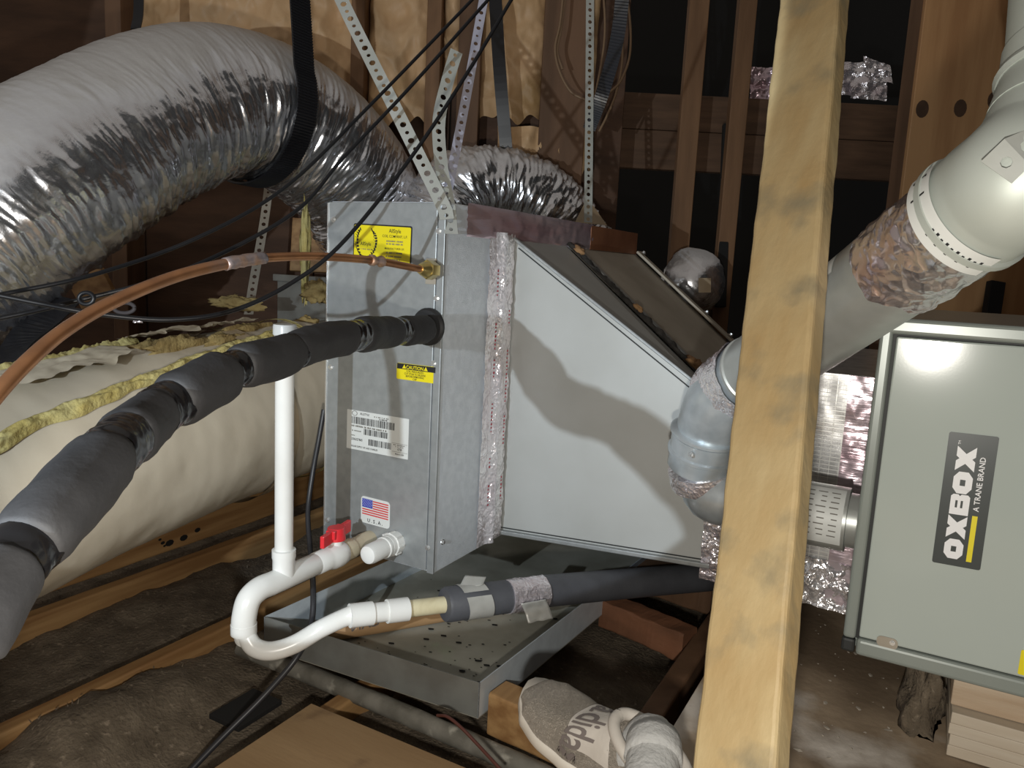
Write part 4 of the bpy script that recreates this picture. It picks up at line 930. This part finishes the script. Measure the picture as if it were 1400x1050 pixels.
# ================================================================== PERFORATED STRAPS
cf = -ray(560, 150); cf = (cf[0], cf[1], 0)
G2 = 'perforated hanger straps'
tag(perforated('perforated_strap', [W(440, -70, 1.60), W(467, 0, 1.57), W(540, 148, 1.50), W(606, 282, 1.445), W(611, 300, 1.438)], .027, cf, zinc), 'leaning perforated strap from top to the cabinet corner', 'strap', G2)
tag(perforated('perforated_strap', [W(624, 70, 1.56), W(612, 110, 1.55), W(600, 165, 1.53), W(603, 225, 1.51), W(613, 280, 1.49), W(617, 320, 1.475)], .026, (cf[0]+260, cf[1], 0), zinc), 'curved perforated strap with a free upper end above the cabinet', 'strap', G2)
tag(perforated('perforated_strap', [W(672, -60, 1.72), W(661, 0, 1.70), W(636, 140, 1.65), W(612, 262, 1.60)], .020, (cf[0], cf[1], 0), mat('blue_zinc', (.50, .50, .60), .4, .5)), 'bluish perforated strap slanting up from the cabinet top', 'strap', G2)
tag(perforated('perforated_strap', [W(807, -80, 2.42), W(806, 100, 2.40), W(804, 304, 2.40)], .026, cf, zinc), 'straight vertical perforated strap to the far end of the rail', 'strap', G2)
tag(perforated('perforated_strap', [W(378, 150, 2.75), W(368, 250, 2.72), W(360, 310, 2.68), W(346, 390, 2.62), (W(340, 430, 2.55))], .030, (cf[0], cf[1], 0), sheet_dark, None, .024), 'dim perforated strap hanging behind the copper tube', 'strap', G2)
tag(mk('cardboard_peak', [W(786, 304, 2.55), W(830, 308, 2.55), W(803, 270, 2.6), W(786, 304, 2.62), W(830, 308, 2.62), W(803, 270, 2.65)], [(0, 1, 2), (5, 4, 3), (0, 3, 4, 1), (1, 4, 5, 2), (2, 5, 3, 0)], tape_tan), 'small tan triangular scrap behind the rail at the strap foot', 'scrap')
# foil scraps stuck to the beam
for (lb, c, dw, dh, sd) in (('brown silver foil tape square left of the pale post', (1027, 92), (35, 0), (-2, 45), 3), ('crumpled foil tape strip right of the pale post', (1146, 84), (48, 2), (0, 46), 7), ('bright folded foil scrap printed red above the beam', (1180, 77), (38, 12), (2, 26), 12), ('small bright foil curl at the end of the foil strip', (1163, 104), (50, 4), (0, 30), 17)):
    dpt = 3.42 if sd < 10 else 3.40
    o_ = W(*c, dpt); a = W(c[0]+dw[0], c[1]+dw[1], dpt)-o_; b = W(c[0]+dh[0], c[1]+dh[1], dpt)-o_
    o2 = crink('foil_scrap', o_, a, b, -FH, 26, 26, .018, 22, foil_p if sd == 3 else foil, None, sd); tag(o2, lb, 'foil scrap', 'foil scraps on the beam')
# ================================================================== DRAIN PAN
def pz(px, py, z): return onZ(px, py, z)
ZT, ZBm = GZ-.76, GZ-.83
pFL, pFR = onZ(361, 843, ZT), onZ(656, 934, ZT)
dxp = (pFR-pFL); wpan = dxp.length; ux = dxp.normalized(); uy = Vector((-ux.y, ux.x, 0))
uy = (onZ(801, 822, ZT)-pFR).normalized()
LP = 1.15
pan = thing('drain_pan', 'shallow galvanised drain pan under the coil with dirty floor', 'pan', (pFL+pFR)/2+uy*.4-Vector((0, 0, ZT-ZBm)))
def pp(a, b, z): return pFL+ux*a+uy*b+Vector((0, 0, z-ZT))
th = .0022
slab('floor_sheet', [pp(0, 0, ZBm+.001), pp(wpan, 0, ZBm+.001), pp(wpan, LP, ZBm+.001), pp(0, LP, ZBm+.001)], th, pan_floor, pan)
def wall(nm, a0, b0, a1, b1, m, inx, iny):
    A, B = pp(a0, b0, ZBm), pp(a1, b1, ZBm); C, D = pp(a1, b1, ZT), pp(a0, b0, ZT); off = (ux*inx+uy*iny)*th
    vs = [A, B, C, D, A+off, B+off, C+off, D+off]
    o = mk(nm, vs, [(0, 1, 2, 3), (7, 6, 5, 4), (0, 4, 5, 1), (1, 5, 6, 2), (2, 6, 7, 3), (3, 7, 4, 0)], m, pan); return o
wall('front_wall', 0, 0, wpan, 0, panm, 0, 1); wall('left_wall', 0, 0, 0, LP, pan_lit, 1, 0); wall('right_wall', wpan, 0, wpan, LP, pan_lit, -1, 0); wall('rear_wall', 0, LP, wpan, LP, panm, 0, -1)
vs, fs = [], []
for k in range(150):
    a, b = random.uniform(.02, wpan-.02), abs(random.gauss(0.1, .22))+.01
    if b > .9: continue
    c = pp(a, b, ZBm+.0025); r = random.choice((.0012, .0015, .0018, .0025, .005)); n = 6; i = len(vs)
    vs += [c+ux*(r*1.5*math.cos(6.283*j/n)*(1+.5*nz(j, k, 1)))+uy*(r*math.sin(6.283*j/n)*(1+.5*nz(j, k, 5)))+Vector((0, 0, .001*(j % 2))) for j in range(n)]; fs.append(tuple(range(i, i+n)))
o = mk('dirt_flecks', vs, fs, gloom_dirt, pan); o['kind'] = 'stuff'
tag(tube('tan_drain_pipe', [onZ(430, 868, ZBm+.022), onZ(540, 850, ZBm+.022), onZ(700, 822, ZBm+.022)], .019, pvc_tan, None, 24, 4), 'tan plastic pipe lying inside the drain pan', 'pipe')
_a, _b = onZ(470, 866, ZBm+.035), onZ(540, 850, ZBm+.035); _d = (_b-_a)
fmp = Frame(_b+Vector((0, 0, .0)), _a, _b+Vector((0, -.0, -.022))+_d.cross(Vector((0, 0, 1))).normalized()*.012, (0, -1, .6))
tl = text('pipe_lettering', fmp, [('CAN', .30, .0, .85, 'LEFT', .01, 1.5)], ink_shoe, bpy.data.objects['tan_drain_pipe'], .004)
tag(tube('corroded_pipe', [onZ(330, 885, -.01), onZ(520, 962, -.01), onZ(700, 1041, -.01), onZ(860, 1112, -.01)], .0185, corr, None, 20, 16, rfun=lambda s, a: .0018*fr(Vector((s*30, math.cos(a)*2, math.sin(a)*2)), 3)), 'mottled grey corroded pipe along the front of the drain pan', 'pipe')

# ================================================================== PVC DRAIN
dn = thing('condensate_drain', 'white plastic drain trap with vent tube and red handled valve', 'pipe', Vector((-1.0, .98, GZ-.78)))
RP = .0167
yax = Vector((0, -1, 0))
P0 = onY(506, 738, CY0)          # port on the panel
def py(d, dz=0): return P0+Vector((-.002*d, -d, dz))
lathe('beige_nipple', py(-.002), py(.1), [(0, .0205), (.030, .0205), (.034, .019), (.060, .019), (.062, .0215), (.085, .0215), (.088, .020)], pvc_beige, dn)
lathe('primer_ring', py(.058), py(.1), [(0, .0197), (.003, .0197)], primer, dn)
va = lathe('valve_body', py(.086), py(.2), [(0, .0215), (.004, .0245), (.018, .0265), (.036, .026), (.044, .0235), (.050, .0225), (.080, .0225), (.084, .020)], pvc, dn)
vc = py(.108)
lathe('valve_neck', vc+Vector((0, 0, .018)), vc+Vector((0, 0, .05)), [(0, .014), (.020, .013)], pvc, va)
hd = thing('h', 'x', 'y') if False else None
bm = bmesh.new(); hc_ = vc+Vector((0, 0, .046)); hx = Vector((.42, -.90, 0)).normalized(); hx = (Vector((.22, -.97, 0))).normalized(); hy = Vector((-hx.y, hx.x, 0))
hub = bmesh.ops.create_cone(bm, cap_ends=True, segments=20, radius1=.020, radius2=.017, depth=.026, matrix=Matrix.Translation(hc_))
for sg in (-1, 1):
    c = hc_+hx*(sg*.032)+Vector((0, 0, -.001)); bm_box(bm, c, hx*.024, hy*.0045, Vector((0, 0, .0125)))
    bm_box(bm, hc_+hx*(sg*.014)+Vector((0, 0, .003)), hx*.010, hy*.010, Vector((0, 0, .009)))
h_ = fin('valve_handle', bm, red_pl, va, bevel=.0018); h_['label'] = 'red valve handle'
# tee and vent tube
te = py(.250)
lathe('tee_run', py(.160), py(.3), [(0, .0205), (.002, .0215), (.100, .0215), (.124, .0215), (.126, .0195)], pvc, dn)
lathe('primer_ring', py(.157), py(.2), [(0, .0205), (.0035, .0210)], primer, dn)
lathe('tee_neck', te+Vector((0, 0, .0)), te+Vector((0, 0, .1)), [(0, .0205), (.038, .0205), (.042, .0218), (.056, .0218), (.057, .019)], pvc, dn)
vt_top = onX(376, 452, te.x)
lathe('vent_tube', te+Vector((0, 0, .05)), te+Vector((0, 0, 1)), [(0, RP), (vt_top.z-te.z-.065, RP), (vt_top.z-te.z-.060, .0185), (vt_top.z-te.z-.058, .0205), (vt_top.z-te.z-.044, .0205), (vt_top.z-te.z-.040, .0195)], pvc, dn, 32)
# elbow and trap
e0 = py(.285)
trap_end = W(480, 841, 1.385)
tube('elbow', [py(.278), py(.310), py(.334, -.012), py(.344, -.040), py(.345, -.062)], .0215, pvc, dn, 28, 8)
lathe('elbow_hub', py(.345, -.052), py(.345, -.2), [(0, .0225), (.018, .0225), (.019, .020)], pvc, dn)
b0 = py(.345, -.055)
def dpt_(v): r_ = CM.T @ np.array([v.x, v.y, v.z-GZ]); return r_[2]
d0 = dpt_(b0)
tube('trap_bend', [b0, b0-Vector((0, 0, .025)), W(335, 866, d0), W(347, 884, d0-.002), W(370, 890, d0), W(402, 881, d0+.012), W(440, 859, (d0+1.385)/2+.02), trap_end, W(500, 839, 1.392)], RP*.98, pvc, dn, 28, 10)
q0, q1 = W(478, 842, 1.38), W(612, 826, 1.47); qd = (q1-q0).normalized()
lathe('outlet_coupling', q0, q1, [(0, .0215), (.042, .0215), (.043, .018), (.075, .018)], pvc, dn)
lathe('outlet_coupling', q0+qd*.070, q1+qd, [(0, .0218), (.040, .0218), (.041, .018)], pvc, dn)
lathe('yellowed_pipe', q0+qd*.10, q1+qd, [(0, RP*.95), (.12, RP*.95)], pvc_old, dn)
# second port with white cap
cpz = thing('capped_drain_stub', 'white capped plastic stub beside the drain valve', 'pipe', onY(541, 741, CY0))
S0 = onY(541, 741, CY0)
lathe('threaded_hub', S0+Vector((0, .002, 0)), S0+yax, [(0, .0245), (.022, .0245), (.024, .0225), (.034, .0225)], pvc, cpz)
lathe('cap', S0+Vector((0, -.030, 0)), S0+yax, [(0, .0215), (.004, .0225), (.012, .0225), (.014, .0205), (.055, .0205), (.062, .018), (.065, .012)], pvc, cpz)
for k in range(8):
    a = 2*math.pi*k/8; beam('rib', S0+Vector((.0245*math.cos(a), -.004, .0245*math.sin(a))), S0+Vector((.0245*math.cos(a), -.021, .0245*math.sin(a))), .004, .003, pvc, cpz, bevel=0)
# foam covered drain line
fl = thing('insulated_drain_line', 'dark foam covered drain line crossing the pan to the right', 'pipe', W(760, 805, 1.6))
g0, g1, g2, g3, g4 = W(607, 827, 1.465), W(690, 816, 1.53), W(745, 808, 1.58), W(890, 795, 1.72), W(1010, 786, 1.86)
lathe('foam_sleeve', g0, g1, [(0, .0170), (.001, .031), (.006, .0335), ((g2-g0).length*.62, .0325)], foam_g, fl, 32)
tube('foam_sleeve', [g2-(g3-g2).normalized()*.01, g3, g4], .0325, foam_g, fl, 32, 4)
sheet('grey_tape_wrap', lambda u, v: (lambda c, t, n, b: c+(n*math.cos(6.0*v+.9)+b*math.sin(6.0*v+.9))*(.0350+.001*nz(u*4, v*9, 1)))(g0.lerp(g1, .26+.40*u+.05*math.sin(v*6)), *(lambda t: (t, Vector((0, 0, 1)), t.cross(Vector((0, 0, 1))).normalized()))((g1-g0).normalized())), 8, 40, duct_tape, fl)
tube('foil_tape_wrap', [W(693, 816, 1.53), W(720, 812, 1.555), W(742, 809, 1.575)], .0335, foil, fl, 30, 6, rfun=lambda s, a: .0025*fr(Vector((s*60, math.cos(a)*3, math.sin(a)*3)), 3))
a_, b_ = W(712, 822, 1.50), W(746, 816, 1.53); dn_ = W(722, 852, 1.50)-a_
sheet('tape_tail', lambda u, v: a_.lerp(b_, u)+dn_*v+FH*(-.010+.014*math.sin(v*2.4)+.004*nz(u*4, v*4, 1)), 10, 10, duct_tape, fl, thick=.0008)
a2, b2 = W(626, 806, 1.47), W(660, 800, 1.49); up2 = W(634, 792, 1.49)-a2
sheet('tape_tail', lambda u, v: a2.lerp(b2, u)+up2*v*(1.2-.6*u)+FH*(.01*v), 8, 8, duct_tape, fl, thick=.0008)

# ================================================================== PERSON: foot in a knit sneaker, shin leading back to the photographer
LS = .305
fx = Vector((-.95, .31, 0)).normalized(); fyv = Vector((-fx.y, fx.x, 0))      # toe direction and its left
PT = math.radians(13); fxp = fx*math.cos(PT)+Vector((0, 0, math.sin(PT))); fup = Vector((0, 0, math.cos(PT)))-fx*math.sin(PT)
ho = Vector((-.266, .920, GZ-.620))-fxp*.085-fup*.105
def S(x, y, z): return ho+fxp*x+fyv*y+fup*z
pr = thing('person', 'foot in a dirty white knit sneaker and grey sock, stretched forward', 'person', ho)
def outline(t):      # half widths (left, right) along the shoe, t from heel 0 to toe 1
    base = [(0, .022), (.04, .031), (.12, .036), (.30, .035), (.45, .038), (.60, .047), (.74, .053), (.86, .049), (.94, .036), (.98, .022), (1, .006)]
    for (a, va), (b, vb) in zip(base, base[1:]):
        if a <= t <= b: k = (t-a)/(b-a); k = k*k*(3-2*k); return va+(vb-va)*k
    return .006
def cbend(t): return .010*math.sin(math.pi*min(max((t-.3)/.7, 0), 1))*0+ (-.010)*max(0, (t-.55)/.45)**1.5
n_t = 44; vs, fs = [], []
# sole: flared slab
prof = [(-.90, .0), (-1.02, .008), (-1.05, .020), (-.98, .026), (.98, .026), (1.05, .020), (1.02, .008), (.90, .0)]
for i in range(n_t+1):
    t = i/n_t; h = outline(t)
    rise = .014*max(0, (t-.78)/.22)**2+.006*max(0, (.10-t)/.10)
    for (a, z) in prof: vs.append(S(-.004+t*(LS+.006), a*(h+.002)+cbend(t), z+rise))
m = len(prof)
for i in range(n_t):
    for j in range(m): fs.append((i*m+j, i*m+(j+1) % m, (i+1)*m+(j+1) % m, (i+1)*m+j))
fs += [tuple(range(m)), tuple(n_t*m+j for j in range(m))]
shoe = mk('sneaker', vs, fs, sole_m, pr, True); shoe['label'] = 'thick off-white sole of the sneaker'
# upper
def hgt(t):
    pts = [(0, .085), (.06, .098), (.16, .098), (.30, .104), (.40, .108), (.50, .096), (.62, .076), (.75, .062), (.87, .053), (.95, .042), (1, .030)]
    for (a, va), (b, vb) in zip(pts, pts[1:]):
        if a <= t <= b: k = (t-a)/(b-a); return va+(vb-va)*k
    return .03
def upper(t, a, o=0.):        # a: 0 right foot edge .. pi left
    h = outline(t)*1.035; H = hgt(t); z0 = .024+.014*max(0, (t-.78)/.22)**2
    e = .70 if t < .45 else .70-.08*min((t-.45)/.3, 1)
    c, s = math.cos(a), math.sin(a)
    lean = 1-.10*s*s if t < .4 else 1
    y = h*lean*math.copysign(abs(c)**e, c); z = z0+(H-z0)*abs(s)**e
    return S(.000+t*(LS+.001)-(.006*s if t < .1 else 0), y*(1+o*8)+cbend(t), z+o)
sheet('knit_upper', lambda u, v: upper(u, v*math.pi), 60, 30, shoe_m, shoe)
sheet('saddle_panel', lambda u, v: upper(.43+.21*u+.07*(abs(v-.5)*2)**2*-1, (.08+.84*v)*math.pi, .0016), 24, 40, shoe_s, shoe)
# heel clip panel
sheet('heel_panel', lambda u, v: upper(.02+.26*u*(1-.3*v), (.02+.20*v)*math.pi, .0018), 16, 10, shoe_s, shoe)
# lettering across the saddle, wrapped on the surface
cu = bpy.data.curves.new('t', 'FONT'); cu.body = 'adidas'; cu.offset = .012; cu.resolution_u = 3
ob = bpy.data.objects.new('t', cu); me_ = bpy.data.meshes.new_from_object(ob); bm = bmesh.new(); bm.from_mesh(me_)
bmesh.ops.triangulate(bm, faces=bm.faces); bmesh.ops.subdivide_edges(bm, edges=bm.edges, cuts=1)
xs = [v.co.x for v in bm.verts]; x0, x1 = min(xs), max(xs)
for v in bm.verts:
    a = (.61-.66*(v.co.x-x0)/(x1-x0))*math.pi; t = .615-.15*v.co.y/.72
    v.co = upper(t, a, .0026)
fin('shoe_lettering', bm, ink_shoe, shoe); bpy.data.objects.remove(ob); bpy.data.curves.remove(cu); bpy.data.meshes.remove(me_)
# collar, sock and leg
ak = S(.085, 0, .085)
col_pts = []
for k in range(25):
    a = 2*math.pi*k/24; col_pts.append(S(.078+.062*math.cos(a), .038*math.sin(a), .098+.012*math.cos(a)))
tube('collar', col_pts, .0085, shoe_s, shoe, 12, 3, cap=False)
knee = W(872, 1480, .60)
leg_pts = [S(.110, 0, .04), S(.098, 0, .080), S(.080, 0, .115), W(884, 1115, .91), W(878, 1220, .80), W(874, 1340, .70), knee]
lr = [.031, .032, .032, .035, .045, .052, .058]
lp = catmull(leg_pts, 8); lrr = [lr[min(i//8, 5)]+(lr[min(i//8+1, 6)]-lr[min(i//8, 5)])*((i % 8)/8) for i in range(len(lp))]
vs, fs = tube_data(lp, lrr, 28, lambda s, a: .0018*fr(Vector((s*22, math.cos(a)*2, math.sin(a)*2)), 3)); mk('sock', vs, fs, sock_m, pr, True)
vs, fs = tube_data(lp[16:20], [r_+.004 for r_ in lrr[16:20]], 28); mk('sock_cuff_fold', vs, fs, sock_m, pr, True)
tr_p = lp[30:]; vs, fs = tube_data(tr_p, [.066+.012*i/len(tr_p) for i in range(len(tr_p))], 28, lambda s, a: .004*fr(Vector((s*14, math.cos(a)*2, math.sin(a)*2)), 3)); mk('trouser_leg', vs, fs, denim, pr, True)
